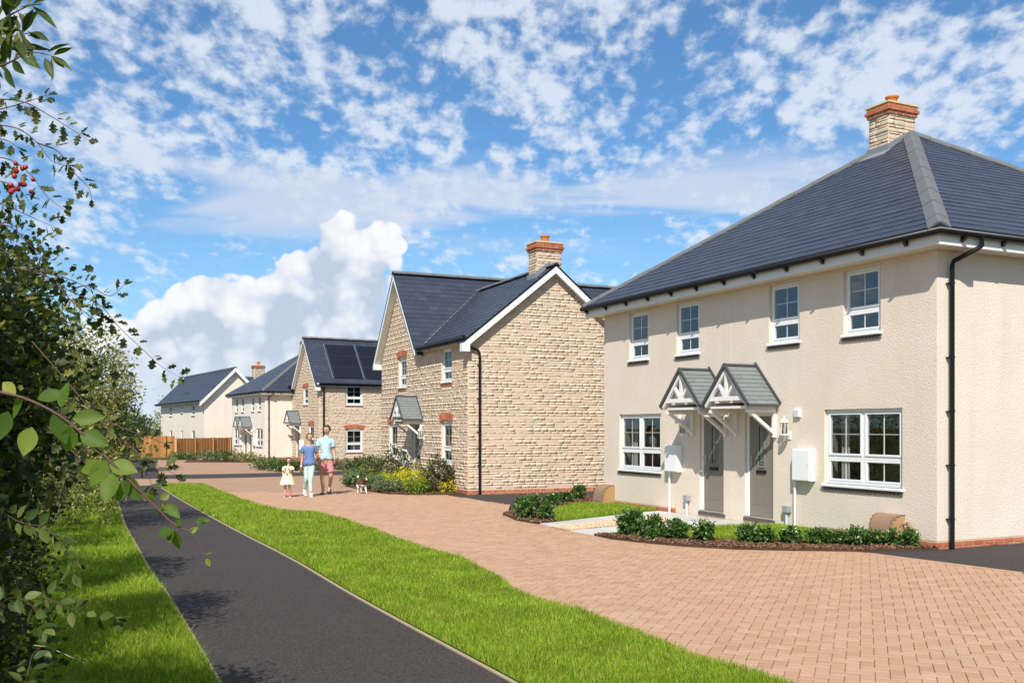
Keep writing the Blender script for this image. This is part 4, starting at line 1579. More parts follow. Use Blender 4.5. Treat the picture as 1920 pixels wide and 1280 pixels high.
def sheet(name, poly, z, mat, kind='structure', parent=None):
    bm = bmesh.new()
    vs = [bm.verts.new((x, y, z)) for x, y in poly]
    bm.faces.new(vs)
    bmesh.ops.triangulate(bm, faces=bm.faces[:])
    bmesh.ops.recalc_face_normals(bm, faces=bm.faces[:])
    if bm.faces[:][0].normal.z < 0:
        bmesh.ops.reverse_faces(bm, faces=bm.faces[:])
    me = bpy.data.meshes.new(name)
    bm.to_mesh(me)
    bm.free()
    me.materials.append(mat)
    o = link(name, me, parent)
    if kind:
        o['kind'] = kind
    return o


def solid(name, poly, z0, z1, mat, parent=None, kind=None):
    m = MB()
    m.prism([(x, y, z0) for x, y in poly], (0, 0, z1 - z0))
    o = m.build(name, mat, parent)
    if kind:
        o['kind'] = kind
    return o


def smooth_line(pts, n=4):
    """Catmull-Rom through the points"""
    P = [np.array(p, float) for p in pts]
    P = [2 * P[0] - P[1]] + P + [2 * P[-1] - P[-2]]
    o = []
    for i in range(1, len(P) - 2):
        for k in range(n):
            t = k / n
            o.append(tuple(.5 * ((2 * P[i]) + (-P[i - 1] + P[i + 1]) * t + (2 * P[i - 1] - 5 * P[i] + 4 * P[i + 1] - P[i + 2]) * t * t + (-P[i - 1] + 3 * P[i] - 3 * P[i + 1] + P[i + 2]) * t ** 3)))
    o.append(tuple(P[-2]))
    return o


sheet('ground', [(-1500, -600), (1500, -600), (1500, 1800), (-1500, 1800)], -.09, M['field'])

PATH_L = [(-.31, 3.0), (-2.05, 6.78), (-3.62, 10.19), (-4.26, 11.49), (-5.6, 14.4), (-7.11, 17.7), (-9.63, 23.48), (-12.3, 29.6)]
PATH_R = [(1.84, 3.0), (0, 6.78), (-1.66, 10.19), (-3.09, 13.28), (-5.0, 17.14), (-8.21, 23.82), (-11.22, 30.28)]
PL, PR = smooth_line(PATH_L), smooth_line(PATH_R)
sheet('tarmac_path', PL + PR[::-1], 0.0, M['tarmac'])
ed = MB()
for (a, b) in zip(PR[:-1], PR[1:]):
    ed.bar((a[0] + .018, a[1], -.03), (b[0] + .018, b[1], -.03), .036, .078)
e = ed.build('path_edging', M['kerb'])
e['kind'] = 'structure'
ed = MB()
for (a, b) in zip(PL[:-1], PL[1:]):
    ed.bar((a[0] - .025, a[1], -.03), (b[0] - .025, b[1], -.03), .05, .07)
e = ed.build('path_edging', M['kerb'])
e['kind'] = 'structure'

VERGE = smooth_line([(-11.05, 30.55), (-10.16, 31.03), (-9.19, 29.19), (-7.7, 26.02), (-6.64, 23.82), (-5.56, 21.74), (-4.65, 20.56), (-4.0, 19.93), (-3.23, 18.62), (-2.35, 16.62), (-1.52, 14.75),
                     (-.75, 13.17), (-.42, 12.32), (-.17, 11.49), (0, 10.76), (.28, 10.03), (.71, 9.18), (1.11, 8.35), (1.42, 7.53), (1.68, 7.18), (1.91, 6.76), (2.5, 5.4), (3.2, 3.6)], 3)
PR_IN = [(x + .05, y) for x, y in PR]
VERGE_POLY = VERGE + [(1.9, 3.0)] + PR_IN
sheet('verge_turf', VERGE_POLY, .012, M['turf'])
HEDGE_L = [(-.6 - (y - 3) * .43 - 1.9, y) for y in np.linspace(1.0, 30, 12)]
LEFT_POLY = [(x - .05, y) for x, y in PL] + HEDGE_L[::-1] + [(-1.0, 1.0), (.2, 1.9)]
sheet('hedge_verge_turf', LEFT_POLY, .010, M['turf'])

ROAD_R = [(2.9, 3.0), (10, 3.0), (9.4, 7.6), (7.6, 10.1), (6.38, 11.97), (5.14, 13.87), (4.75, 14.0), (4.15, 14.03), (3.33, 14.27), (2.62, 14.53), (2.12, 14.93), (1.6, 15.5), (1.37, 16.04), (.49, 17.95), (-.02, 19.2), (-.1, 20.2),
          (-.05, 22.6), (-1.89, 26.13), (-2.4, 25.72), (-3.34, 26.13), (-4.08, 27.23), (-4.95, 29.19), (-5.59, 31.46), (-5.5, 33.5), (-4.6, 37.7)]
BAND_L = [(-4.6, 37.67), (-6.55, 36.82), (-8.13, 36.0), (-9.73, 34.9), (-11.29, 34.2), (-13.28, 34.0), (-16.5, 34.2)]
BAND_U = [(-5.14, 42.08), (-7.2, 40.3), (-8.75, 38.99), (-10.64, 37.9), (-13.52, 36.8)]
PAVING = ROAD_R + BAND_L[1:] + [(-16.5, 31), (-12.35, 29.6), (-11.3, 30.3)] + VERGE[1:-1]
paving = sheet('block_paving', PAVING, -.011, M['joint'])
far_pav = [p for p in PAVING if p[1] >= 25.9]

# herringbone blocks near the camera, one by one
hb = math.atan2(658, 1800)                     # the joints run towards the gap between the first two homes
hc, hs_ = math.cos(hb), math.sin(hb)
ux, uy = np.array([hc, -hs_]), np.array([hs_, hc])
U_ = .104
N_ = 200
rows = []
for i in range(-160, 160):
    for j in range(-10, 330):
        k = (i - j) % 4
        if k == 0:
            rows.append((i + 1.0, j + .5, 0))       # lying across, covers i, i + 1
        elif k == 3:
            rows.append((i + .5, j + 1.0, 1))       # upright, covers j, j + 1
rows = np.array(rows)
# ground truth of the tiling: across blocks at (i, j) with (i - j) % 4 == 0; upright ones start at i - j = 3
ctr = rows[:, :1] * U_ * ux + rows[:, 1:2] * U_ * uy + np.array([0, 4.0])
ok = inside(ctr, PAVING) & (ctr[:, 1] < 27.0) & (np.abs(ctr[:, 0] / np.maximum(ctr[:, 1], .1)) < 1.25) & (ctr[:, 1] > 5.6)
for dx, dy in ((.07, 0), (-.07, 0), (0, .07), (0, -.07)):
    ok &= inside(ctr + np.array([dx, dy]), PAVING)
items = []
for (c, k) in zip(ctr[ok], rows[ok][:, 2]):
    a, b = (ux, uy) if k == 0 else (uy, -ux)
    tilt = NR.normal(0, .006, 2)
    n = np.array([tilt[0], tilt[1], 1.0])
    n /= np.linalg.norm(n)
    A = np.array([a[0], a[1], 0]); B = np.array([b[0], b[1], 0])
    d2 = c[0] ** 2 + c[1] ** 2
    vis = 1.0 if (abs(c[0] / c[1]) < .53 and c[1] > 6.85) else .01
    items.append((P_PAVER, basis((c[0], c[1], -.028 + NR.normal(0, .0008)), A * .2035, B * .0995, n * .030), vis / d2))
pieces('paver', 'pavers', items, paving, M['paver'])


def paver_sheet():
    """herringbone too far off to tell the blocks apart"""
    m, t = new_mat('distant_block_paving')
    co = t.n('ShaderNodeTexCoord').outputs['Object']
    b = t.n('ShaderNodeTexBrick', {'Vector': co, 'Color1': (.345, .212, .137, 1), 'Color2': (.375, .24, .162, 1), 'Mortar': (.28, .165, .10, 1), 'Scale': 1.0, 'Mortar Size': .006, 'Brick Width': .2, 'Row Height': .1})
    v = t.noise(co, .8, 5.0, .6)
    f = t.m('ADD', t.m('MULTIPLY', v, .3), .85)
    col = t.mix(1.0, b.outputs[0], t.comb(f, f, f), 'MULTIPLY')
    out(t, t.n('ShaderNodeBsdfPrincipled', {'Base Color': col, 'Roughness': .85, 'Specular IOR Level': .2}))
    return m


M['far_paver'] = paver_sheet()
sheet('far_block_paving', clip_poly(PAVING, [(-40, 26.95), (40, 26.95), (40, 60), (-40, 60)]), -.003, M['far_paver'])
# edging course along the verge and round the beds
ke = MB()
for (a, b) in zip(VERGE[3:-1], VERGE[4:]):
    ke.bar((a[0] + .06, a[1] + .02, -.028), (b[0] + .06, b[1] + .02, -.028), .10, .062)
for (a, b) in zip(ROAD_R[4:18], ROAD_R[5:19]):
    if b[1] - a[1] > 3.5: continue
    ke.bar((a[0] - .045, a[1] - .03, -.028), (b[0] - .045, b[1] - .03, -.028), .105, .064)
e = ke.build('paving_edge_course', M['paver'])
e['kind'] = 'structure'

sheet('side_road', BAND_L + [(-26, 33), (-30, 45), (-24.5, 54.5), (-20.2, 54.0), (-16.6, 44.5)] + BAND_U[::-1] + [(-3.0, 44), (-2.5, 38.8)], .001, M['tarmac'])
FORE = [(-13.5, 36.83), (-10.64, 37.93), (-8.75, 39.02), (-7.2, 40.33), (-5.14, 42.1), (-3, 44.1), (-3, 52), (-9.6, 50.9), (-13.6, 54.2), (-17.6, 62), (-20.2, 58), (-19.9, 54.0), (-16.5, 44.5)]
sheet('forecourt_paving', FORE, -.004, M['far_paver'])
sheet('driveway', [(-1.89, 26.13), (-.05, 22.6), (.0, 20.4), (2.6, 22.4), (6.8, 24.8), (13, 28), (11, 33), (3.6, 28.3), (-1.2, 25.84)], -.001, M['tarmac'])
sheet('driveway', [(5.13, 13.86), (6.37, 11.96), (7.6, 10.09), (9.4, 7.59), (17, 12), (19, 19), (16, 19.6), (6.3, 14.3), (5.6, 14.3)], .001, M['tarmac'])


def H1(x, y):
    a = Vector((-math.sin(B1), math.cos(B1)))
    b = Vector((math.cos(B1), math.sin(B1)))
    p = Vector((6.288, 14.2105)) + b * x + a * y
    return (p.x, p.y)


# front gardens of the first pair
LAWN1 = [H1(*p) for p in ((-3.15, 6.0), (-.02, 7.3), (-.02, 9.2), (-.5, 9.35), (-1.7, 8.6), (-2.6, 7.7), (-3.05, 6.9))]
LAWN2 = [H1(*p) for p in ((-2.95, 3.6), (-.02, 3.5), (-.02, .9), (-.9, 1.25), (-1.6, 1.75), (-2.2, 2.2), (-2.75, 2.9))]
BED1 = [H1(*p) for p in ((-3.64, 5.86), (-3.15, 5.98), (-3.05, 6.9), (-2.6, 7.7), (-1.7, 8.6), (-.5, 9.35), (-.02, 9.2), (-.02, 9.6), (.9, 9.7), (.7, 11.4), (-.6, 11.1), (-2.3, 9.3), (-3.4, 7.9), (-3.68, 6.7))]
BED2 = [H1(*p) for p in ((-3.66, 3.75), (-2.95, 3.6), (-2.75, 2.9), (-2.2, 2.2), (-1.6, 1.75), (-.9, 1.25), (-.02, .9), (-.02, -.05), (-.6, .1), (-1.19, .27), (-2.01, .76), (-2.7, 1.25), (-3.18, 1.87), (-3.55, 2.7))]
for nm, pl in (('lawn_turf', LAWN1), ('lawn_turf', LAWN2)):
    solid(nm, pl, -.05, .045, M['turf'], kind='structure')
mul = [solid('mulch_bed', pl, -.05, .035, M['mulch'], kind='structure') for pl in (BED1, BED2)]
gp = [H1(*p) for p in ((-3.7, 3.76), (-3.66, 5.86), (-3.15, 6.0), (-.02, 7.3), (-.004, 3.5), (-2.95, 3.6))]
front_path = sheet('front_path', gp, .004, M['gravel_bed'])
P_PEB = Proto('pebble', [(-1, 0, 0), (1, 0, 0), (0, -1, 0), (0, 1, 0), (0, 0, .8), (0, 0, -.8)], [(0, 2, 4), (2, 1, 4), (1, 3, 4), (3, 0, 4), (2, 0, 5), (1, 2, 5), (3, 1, 5), (0, 3, 5)], M['pebble'])


def scatter_pieces(name, proto, poly, n, size, z, mat, flat=.6, parent=None):
    xs = [p[0] for p in poly]; ys = [p[1] for p in poly]
    P = np.stack([NR.uniform(min(xs), max(xs), n * 4), NR.uniform(min(ys), max(ys), n * 4)], 1)
    P = P[inside(P, poly)][:n]
    k = len(P)
    V, Tr = proto.V, proto.Tr
    s = NR.uniform(size[0], size[1], (k, 1, 1)) * NR.uniform(.6, 1.3, (k, 1, 3))
    v = V[None] * s
    a = NR.uniform(0, 6.28, k)
    ti = NR.normal(0, flat, (k, 2))
    c, si = np.cos(a), np.sin(a)
    x = v[:, :, 0] * c[:, None] - v[:, :, 1] * si[:, None]
    y = v[:, :, 0] * si[:, None] + v[:, :, 1] * c[:, None]
    zz = v[:, :, 2] * .7 + x * ti[:, :1] * .5 + y * ti[:, 1:] * .5
    W = np.stack([x + P[:, :1], y + P[:, 1:], zz + z + NR.uniform(0, .012, (k, 1))], 2).reshape(-1, 3)
    F = (Tr[None] + (np.arange(k) * len(V))[:, None, None]).reshape(-1, 3)
    o = link(name, np_mesh(name, W, [F], mat), parent)
    o['kind'] = 'stuff'
    return o


grav = [H1(*p) for p in ((-3.69, 4.62), (-3.66, 5.32), (-.95, 6.15), (-.75, 5.3))]
scatter_pieces('gravel', P_PEB, grav, 10500, (.007, .016), .012, M['pebble'])
for pl in (BED1, BED2):
    scatter_pieces('bark_chips', P_PEB, pl, 5200, (.008, .030), .038, M['chip'], .9)


def slab_row(A0, A1, Bq0, Bq1, n):
    """n slabs between edge A0-A1 and edge B0-B1"""
    for i in range(n):
        g = .006
        t0, t1 = (i + .012) / n, (i + .988) / n
        L_ = lambda P, Q, t: (P[0] + (Q[0] - P[0]) * t, P[1] + (Q[1] - P[1]) * t)
        q = [L_(A0, A1, t0), L_(A0, A1, t1), L_(Bq0, Bq1, t1), L_(Bq0, Bq1, t0)]
        m = MB()
        z = .018 + R.uniform(-.002, .002)
        m.prism([(*H1(*p), -.01) for p in q], (0, 0, z + .01))
        m.build('paving_slab', M['slab'], front_path, bev=.003)


slab_row((-3.66, 5.38), (-.98, 6.2), (-3.6, 5.86), (-.95, 6.92), 5)
slab_row((-3.68, 3.80), (-.78, 3.60), (-3.69, 4.56), (-.76, 5.2), 5)
slab_row((-.72, 3.56), (-.90, 6.95), (-.02, 3.54), (-.02, 7.2), 6)

BEDH2 = [(-2.3, 25.75), (-3.34, 26.15), (-4.08, 27.25), (-4.95, 29.2), (-5.59, 31.46), (-5.6, 33.5), (-4.6, 33.2), (-2.9, 29.5), (-1.25, 25.86)]
solid('mulch_bed', BEDH2, -.05, .03, M['mulch'], kind='structure')
scatter_pieces('bark_chips', P_PEB, BEDH2, 2600, (.012, .035), .033, M['chip'], .9)
BED3 = [(-9.0, 39.9), (-11.9, 44.2), (-12.6, 49.5), (-11.0, 51.3), (-9.2, 46), (-8.4, 41)]
BED4 = [(-13.2, 50.0), (-17.2, 50.4), (-18.0, 53.2), (-15.4, 56.0), (-14.2, 54)]
BED5 = [(-17.9, 54.0), (-19.8, 54.0), (-20.6, 58.0), (-18.8, 58.5)]
BED6 = [(-8.3, 41.2), (-5.3, 43.0), (-4.5, 52), (-9.3, 50.7)]
for b in (BED3, BED4, BED5, BED6):
    solid('mulch_bed', b, -.05, .025, M['mulch'], kind='structure')


# ------------------------------------------------------------------ grass
def grass(name, poly, dens, height, zb, width=.0045, fall=1.6, ymin=5.2):
    xs = [p[0] for p in poly]; ys = [p[1] for p in poly]
    parts = []
    y0 = max(min(ys), ymin)
    y1 = max(ys)
    while y0 < y1:
        yb = y0 * 1.22
        d = dens * (7.0 / max(y0, 7.0)) ** fall
        x0, x1 = max(min(xs), -.62 * yb), min(max(xs), .62 * yb)
        if x1 > x0:
            n = int((x1 - x0) * (min(yb, y1) - y0) * d)
            P = np.stack([NR.uniform(x0, x1, n), NR.uniform(y0, min(yb, y1), n)], 1)
            parts.append(P[inside(P, poly)])
        y0 = yb
    P = np.concatenate(parts)
    n = len(P)
    sc = np.clip(P[:, 1] / 7.0, 1, 4) ** .8
    h = NR.uniform(height[0], height[1], n) * (1 + .35 * np.sin(P[:, 0] * 2.1 + 1.3 * np.sin(P[:, 1] * 1.7)) * np.sin(P[:, 1] * 1.4 + P[:, 0]))
    tall = NR.random(n) < .025
    h = np.where(tall, h * 1.5, h)
    w = width * sc * NR.uniform(.7, 1.3, n)
    a = NR.uniform(0, 2 * np.pi, n)
    lean = NR.uniform(.1, .75, n) * h
    la = NR.uniform(0, 2 * np.pi, n)
    dx, dy = np.cos(a) * w / 2, np.sin(a) * w / 2
    lx, ly = np.cos(la) * lean, np.sin(la) * lean
    z = np.full(n, zb)
    V = np.empty((n, 5, 3))
    V[:, 0] = np.stack([P[:, 0] - dx, P[:, 1] - dy, z], 1)
    V[:, 1] = np.stack([P[:, 0] + dx, P[:, 1] + dy, z], 1)
    V[:, 2] = np.stack([P[:, 0] + dx * .8 + lx * .35, P[:, 1] + dy * .8 + ly * .35, z + h * .58], 1)
    V[:, 3] = np.stack([P[:, 0] - dx * .8 + lx * .35, P[:, 1] - dy * .8 + ly * .35, z + h * .58], 1)
    V[:, 4] = np.stack([P[:, 0] + lx, P[:, 1] + ly, z + h], 1)
    o5 = (np.arange(n) * 5)[:, None]
    Q = o5 + np.array([[0, 1, 2, 3]])
    Tr = o5 + np.array([[3, 2, 4]])
    o = link(name, np_mesh(name, V.reshape(-1, 3), [Q, Tr], M['grass']))
    o['kind'] = 'stuff'
    return n


ng = grass('verge_grass', VERGE_POLY, 9000, (.035, .075), .01)
ng += grass('hedge_verge_grass', LEFT_POLY, 9000, (.04, .095), .008)
ng += grass('lawn_grass', LAWN1, 8000, (.04, .075), .043, fall=1.1)
ng += grass('lawn_grass', LAWN2, 8000, (.04, .075), .043, fall=1.1)
print('grass blades', ng)


# ------------------------------------------------------------------ leaves, shrubs, trees
def leaf_shape(kind):
    if kind == 'oval':          # folded, pointed
        return (np.array([(0, 0, 0), (.35, .26, .06), (.35, -.26, .06), (.42, 0, -.02), (.75, .20, .03), (.75, -.20, .03), (1.0, 0, -.08)]),
                np.array([(0, 3, 1), (0, 2, 3), (1, 3, 4), (2, 5, 3), (3, 6, 4), (3, 5, 6)]))
    if kind == 'lobed':         # hawthorn
        return (np.array([(0, 0, 0), (.30, .11, .02), (.46, .37, .06), (.60, .27, .03), (.78, .34, .05), (.86, .17, .01), (1.0, 0, -.05), (.88, -.15, .01), (.75, -.36, .05), (.58, -.26, .03), (.44, -.34, .06), (.30, -.11, .02), (.5, 0, -.04)]),
                np.array([(0, 12, 1), (1, 3, 2), (1, 12, 3), (3, 5, 4), (3, 12, 5), (5, 12, 6), (12, 7, 6), (12, 9, 7), (9, 8, 7), (12, 11, 9), (11, 10, 9), (12, 0, 11)]))
    return (np.array([(0, 0, 0), (.5, .28, .05), (1, 0, -.04), (.5, -.28, .05)]), np.array([(0, 2, 1), (0, 3, 2)]))


def leaf_cloud(P, size, kind, outdir=None, up=.5, droop=0.0):
    n = len(P)
    V, F = leaf_shape(kind)
    d = NR.normal(0, 1, (n, 3))
    if outdir is not None:
        d = d * .8 + outdir * 1.0
    d[:, 2] -= droop
    d /= np.linalg.norm(d, axis=1)[:, None] + 1e-9
    nn = NR.normal(0, .6, (n, 3))
    nn[:, 2] += up * 2
    nn -= d * np.sum(nn * d, 1)[:, None]
    nn /= np.linalg.norm(nn, axis=1)[:, None] + 1e-9
    s = np.cross(nn, d)
    sz = NR.uniform(size[0], size[1], (n, 1, 1))
    W = (V[None, :, :1] * d[:, None] + V[None, :, 1:2] * s[:, None] + V[None, :, 2:3] * nn[:, None]) * sz + P[:, None]
    Fi = (F[None] + (np.arange(n) * len(V))[:, None, None]).reshape(-1, 3)
    return W.reshape(-1, 3), Fi


def crown_points(blobs, n, clump=.12, per=26, shell=.55):
    """points in clumps spread through ellipsoids ((centre), (radii), weight)"""
    wt = np.array([b[2] for b in blobs], float)
    wt /= wt.sum()
    Ps, Os = [], []
    for (c, r, _), w in zip(blobs, wt):
        k = max(1, int(n * w / per))
        d = NR.normal(0, 1, (k, 3))
        d /= np.linalg.norm(d, axis=1)[:, None]
        rad = NR.uniform(shell, 1.04, (k, 1)) ** .7
        lump = 1 + .16 * np.sin(d[:, :1] * 5 + c[0]) * np.sin(d[:, 1:2] * 4 + c[1] * 2) + .10 * np.sin(d[:, 2:] * 7 + c[0] * 3)
        cc = np.array(c) + d * rad * lump * np.array(r)
        pts = np.repeat(cc, per, 0) + np.clip(NR.normal(0, 1, (k * per, 3)), -1.5, 1.5) * clump * NR.uniform(.5, 1.2, (k, 1)).repeat(per, 0)
        Ps.append(pts)
        Os.append(np.repeat(d, per, 0))
    P, O = np.concatenate(Ps), np.concatenate(Os)
    ok = P[:, 2] > .04
    return P[ok], O[ok]


def limb(mb, a, b, r0, r1, n=5, wob=.06, sides=7):
    a, b = Vector(a), Vector(b)
    pts, rs = [], []
    for i in range(n + 1):
        t = i / n
        p = a.lerp(b, t)
        if 0 < i < n:
            p += Vector((R.uniform(-wob, wob), R.uniform(-wob, wob), R.uniform(-wob, wob) * .5)) * (b - a).length * .5
        pts.append(p)
        rs.append(r0 + (r1 - r0) * t)
    mb.tube(pts, rs, sides)
    return pts


def plant(name, label, cat, loc, blobs, n, mat, leaf, kind='oval', group=None, stems=5, stem_r=.012, clump=.05, per=14, up=.4, stem_mat=None, part='foliage', shell=.5, trunk=None, outw=True):
    root = thing(name, label, cat, loc, 0, group)
    P, O = crown_points(blobs, n, clump, per, shell)
    V, F = leaf_cloud(P, leaf, kind, O if outw else None, up)
    f = link(part, np_mesh(part, V, [F], mat, kind != 'simple'), root)
    sm = MB()
    top = blobs[0]
    if trunk:
        tr = MB()
        h, r = trunk
        limb(tr, (0, 0, -.05), (.05, .03, h), r, r * .6, 5, .03, 10)
        tr.build('trunk', M['bark'], root)
        base = (.05, .03, h * .92)
        r0 = r * .45
    else:
        base, r0 = (0, 0, 0), stem_r
    for k in range(stems):
        c, r, _ = blobs[k % len(blobs)]
        a = 2 * math.pi * k / stems + R.uniform(-.4, .4)
        tip = (c[0] + r[0] * .75 * math.cos(a), c[1] + r[1] * .75 * math.sin(a), c[2] + r[2] * R.uniform(.1, .75))
        b0 = (base[0] + .04 * math.cos(a), base[1] + .04 * math.sin(a), base[2])
        pts = limb(sm, b0, tip, r0, r0 * .25, 5, .08, 5)
        for q in pts[2:5]:
            limb(sm, q, q + Vector((R.uniform(-1, 1), R.uniform(-1, 1), R.uniform(.1, 1))) * .45 * max(r), r0 * .35, r0 * .1, 3, .1, 4)
    sm.build('branch' if trunk else 'stem', stem_mat or M['bark'], root)
    return root


# laurels in the front beds of the first pair: local x, y, radius, height, words
LAUREL1 = [(-3.45, 6.75, .30, .52, 'bushy laurel at the rounded tip of the far front bed'), (-3.25, 6.25, .24, .42, 'low laurel beside the end of the grey slab path'), (-3.15, 7.55, .28, .50, 'laurel second from the tip of the far bed'),
           (-2.45, 8.45, .30, .48, 'leafy laurel midway along the curved far bed'), (-1.55, 9.25, .30, .42, 'low laurel towards the house in the far bed'), (-.85, 9.85, .24, .36, 'small sparse laurel in front of the dark driveway'),
           (.0, 10.75, .28, .46, 'upright laurel standing alone before the stone gable'), (.62, 10.55, .30, .40, 'laurel closest to the far meter cover')]
LAUREL2 = [(-3.2, 3.35, .36, .64, 'tallest laurel at the near corner of the slab path'), (-3.05, 2.95, .32, .44, 'laurel pressed against the tallest one'), (-3.28, 2.62, .13, .20, 'tiny laurel at the mulch edge'),
           (-2.85, 2.60, .30, .46, 'rounded laurel second along the near bed'), (-2.62, 2.15, .25, .46, 'upright laurel at the corner of the small lawn'), (-2.10, 1.72, .27, .38, 'laurel in front of the right hand door lawn'),
           (-1.92, 1.52, .24, .36, 'laurel in the middle of the near bed'), (-1.62, 1.30, .26, .36, 'laurel below the pole of the right meter cabinet'), (-1.34, 1.02, .26, .34, 'laurel below the wide right window'), (-1.05, .96, .20, .28, 'small laurel by the mulch under the window'),
           (-.92, .72, .24, .40, 'dense laurel left of the near brown meter cover'), (-.62, .66, .26, .32, 'laurel touching the near brown meter cover'), (-.42, .50, .22, .30, 'laurel in front of the near meter cover'), (-.24, .30, .20, .32, 'last laurel before the house corner')]
for (x, y, r, h, lb) in LAUREL1 + LAUREL2:
    w = H1(x, y)
    n_ = int(900 * (r / .27) ** 1.6)
    r, h = r * .58, h * R.uniform(.55, .75)
    bl = [((0, 0, h * .52), (r, r, h * .5), 2), ((r * .3, -.04, h * .62), (r * .5, r * .5, h * .42), 1), ((-r * .3, .05, h * .36), (r * .5, r * .5, h * .34), 1)]
    plant('laurel_shrub', lb, 'shrub', (w[0], w[1], .03), bl, n_, M['leaf_laurel'], (.042, .075), group='laurels in the front beds', clump=.04, per=9, up=.5, stem_r=.008, shell=.35)

# mixed planting at the corner of the stone house
for nm, lb, u, Y, r, h, mat, leaf, n in (
        ('photinia_shrub', 'tall bronze green shrub in front of the porch of the stone house', -3.62, 30.3, .62, 1.12, 'leaf_photinia', (.06, .10), 1900),
        ('photinia_shrub', 'tall bronze green shrub under the right ground floor window', -2.02, 26.75, .42, 1.02, 'leaf_photinia', (.06, .10), 1500),
        ('photinia_shrub', 'smaller bronze shrub left of the porch of the stone house', -4.55, 31.3, .34, .85, 'leaf_photinia', (.06, .09), 700),
        ('golden_shrub', 'bright golden yellow shrub in the middle of the corner bed', -2.72, 27.0, .42, .66, 'leaf_gold', (.04, .07), 1700),
        ('golden_shrub', 'lower golden shrub at the left of the yellow clump', -3.32, 27.6, .36, .56, 'leaf_gold', (.04, .07), 1100),
        ('lime_shrub', 'lime green mound in front of the golden shrubs', -2.62, 26.35, .34, .40, 'leaf_lime', (.04, .07), 1000),
        ('lime_shrub', 'lime green mound beside the tall bronze shrub', -3.60, 28.4, .42, .50, 'leaf_lime', (.04, .07), 1200),
        ('lime_shrub', 'wide flat green mound behind the dog', -4.35, 29.6, .62, .42, 'leaf_lime', (.03, .06), 1700),
        ('sage_shrub', 'grey green mound beside the head of the dog', -3.42, 26.75, .44, .34, 'leaf_sage', (.04, .08), 1300),
        ('sage_shrub', 'grey green mound just behind the dog', -3.95, 27.75, .48, .36, 'leaf_sage', (.04, .08), 1300),
        ('sage_shrub', 'spiky grey green clump beside the man with shorts', -4.75, 29.6, .42, .42, 'leaf_sage', (.06, .12), 1000),
        ('lime_shrub', 'green mound at the back left of the corner bed', -5.0, 31.4, .52, .46, 'leaf_lime', (.03, .06), 1200),
        ('bronze_groundcover', 'low dark bronze plant at the left end of the corner bed', -5.30, 31.6, .34, .24, 'leaf_photinia', (.05, .08), 500),
        ('golden_shrub', 'small golden sprig beside the brick plinth', -1.72, 26.25, .18, .30, 'leaf_gold', (.04, .07), 260),
        ('thin_grass_clump', 'wispy pale grass clump near the foot of the porch', -4.95, 32.4, .24, .62, 'leaf_gold', (.03, .06), 260)):
    bl = [((0, 0, h * .55), (r, r, h * .48), 2), ((r * .5, 0, h * .35), (r * .6, r * .6, h * .35), 1), ((-r * .5, .1, h * .38), (r * .6, r * .6, h * .36), 1)]
    plant(nm, lb, 'shrub', (u, Y, .02), bl, n, M[mat], leaf, group='plants in the corner bed of the stone house', clump=.06, per=9, shell=.4)

# beds further along the street
FARP = []
def on_ground(u, v): 
    Y_ = 1.8 * 1800 / (v - 802)
    return (u - 960) / 1800 * Y_, Y_
FAR = [(330, 861, .55, .40, 'leaf_laurel', 'dark low shrub at the left of the forecourt in front of the fence'), (348, 861, .60, .42, 'leaf_laurel', 'dark low shrub second from the left below the fence'),
       (384, 863, .62, .55, 'leaf_sage', 'grey green shrub at the left end of the long far bed'), (400, 864, .60, .55, 'leaf_sage', 'grey green shrub second in the long far bed'), (416, 865, .66, .60, 'leaf_dark', 'dark shrub in the middle of the long far bed'),
       (433, 865, .60, .62, 'leaf_laurel', 'dark green shrub in front of the porches of the far cream semis'), (452, 866, .62, .55, 'leaf_olive', 'olive green shrub in front of the far porches'), (468, 866, .60, .50, 'leaf_olive', 'olive shrub before the far right window'),
       (488, 879, .50, .45, 'leaf_laurel', 'dark shrub at the left end of the bed behind the little girl'), (503, 881, .52, .52, 'leaf_laurel', 'dark shrub second in the bed behind the little girl'), (518, 883, .52, .50, 'leaf_dark', 'green shrub behind the little girl'), (533, 884, .48, .50, 'leaf_laurel', 'green shrub hidden behind the little girl'),
       (548, 884, .45, .42, 'leaf_dark', 'shrub between the girl and the woman'), (598, 882, .42, .48, 'leaf_laurel', 'shrub between the woman and the man'), (645, 881, .45, .50, 'leaf_sage', 'grey green shrub right of the man'), (664, 881, .32, .40, 'leaf_sage', 'small round shrub below the arched window'),
       (681, 881, .42, .62, 'leaf_dark', 'taller shrub right of the arched window'), (698, 881, .48, .55, 'leaf_sage', 'grey green shrub near the corner of the middle stone house'), (713, 882, .40, .60, 'leaf_laurel', 'dark shrub against the corner of the middle stone house')]
for (u, v, r, h, mat, lb) in FAR:
    x, y = on_ground(u, v)
    bl = [((0, 0, h * .5), (r, r, h * .5), 2), ((r * .6, 0, h * .35), (r * .6, r * .5, h * .36), 1)]
    plant('bed_shrub', lb, 'shrub', (x, y, .0), bl, 520, M[mat], (.07, .13), kind='simple', group='shrubs in the far beds', clump=.07, per=8, stems=3, shell=.4)

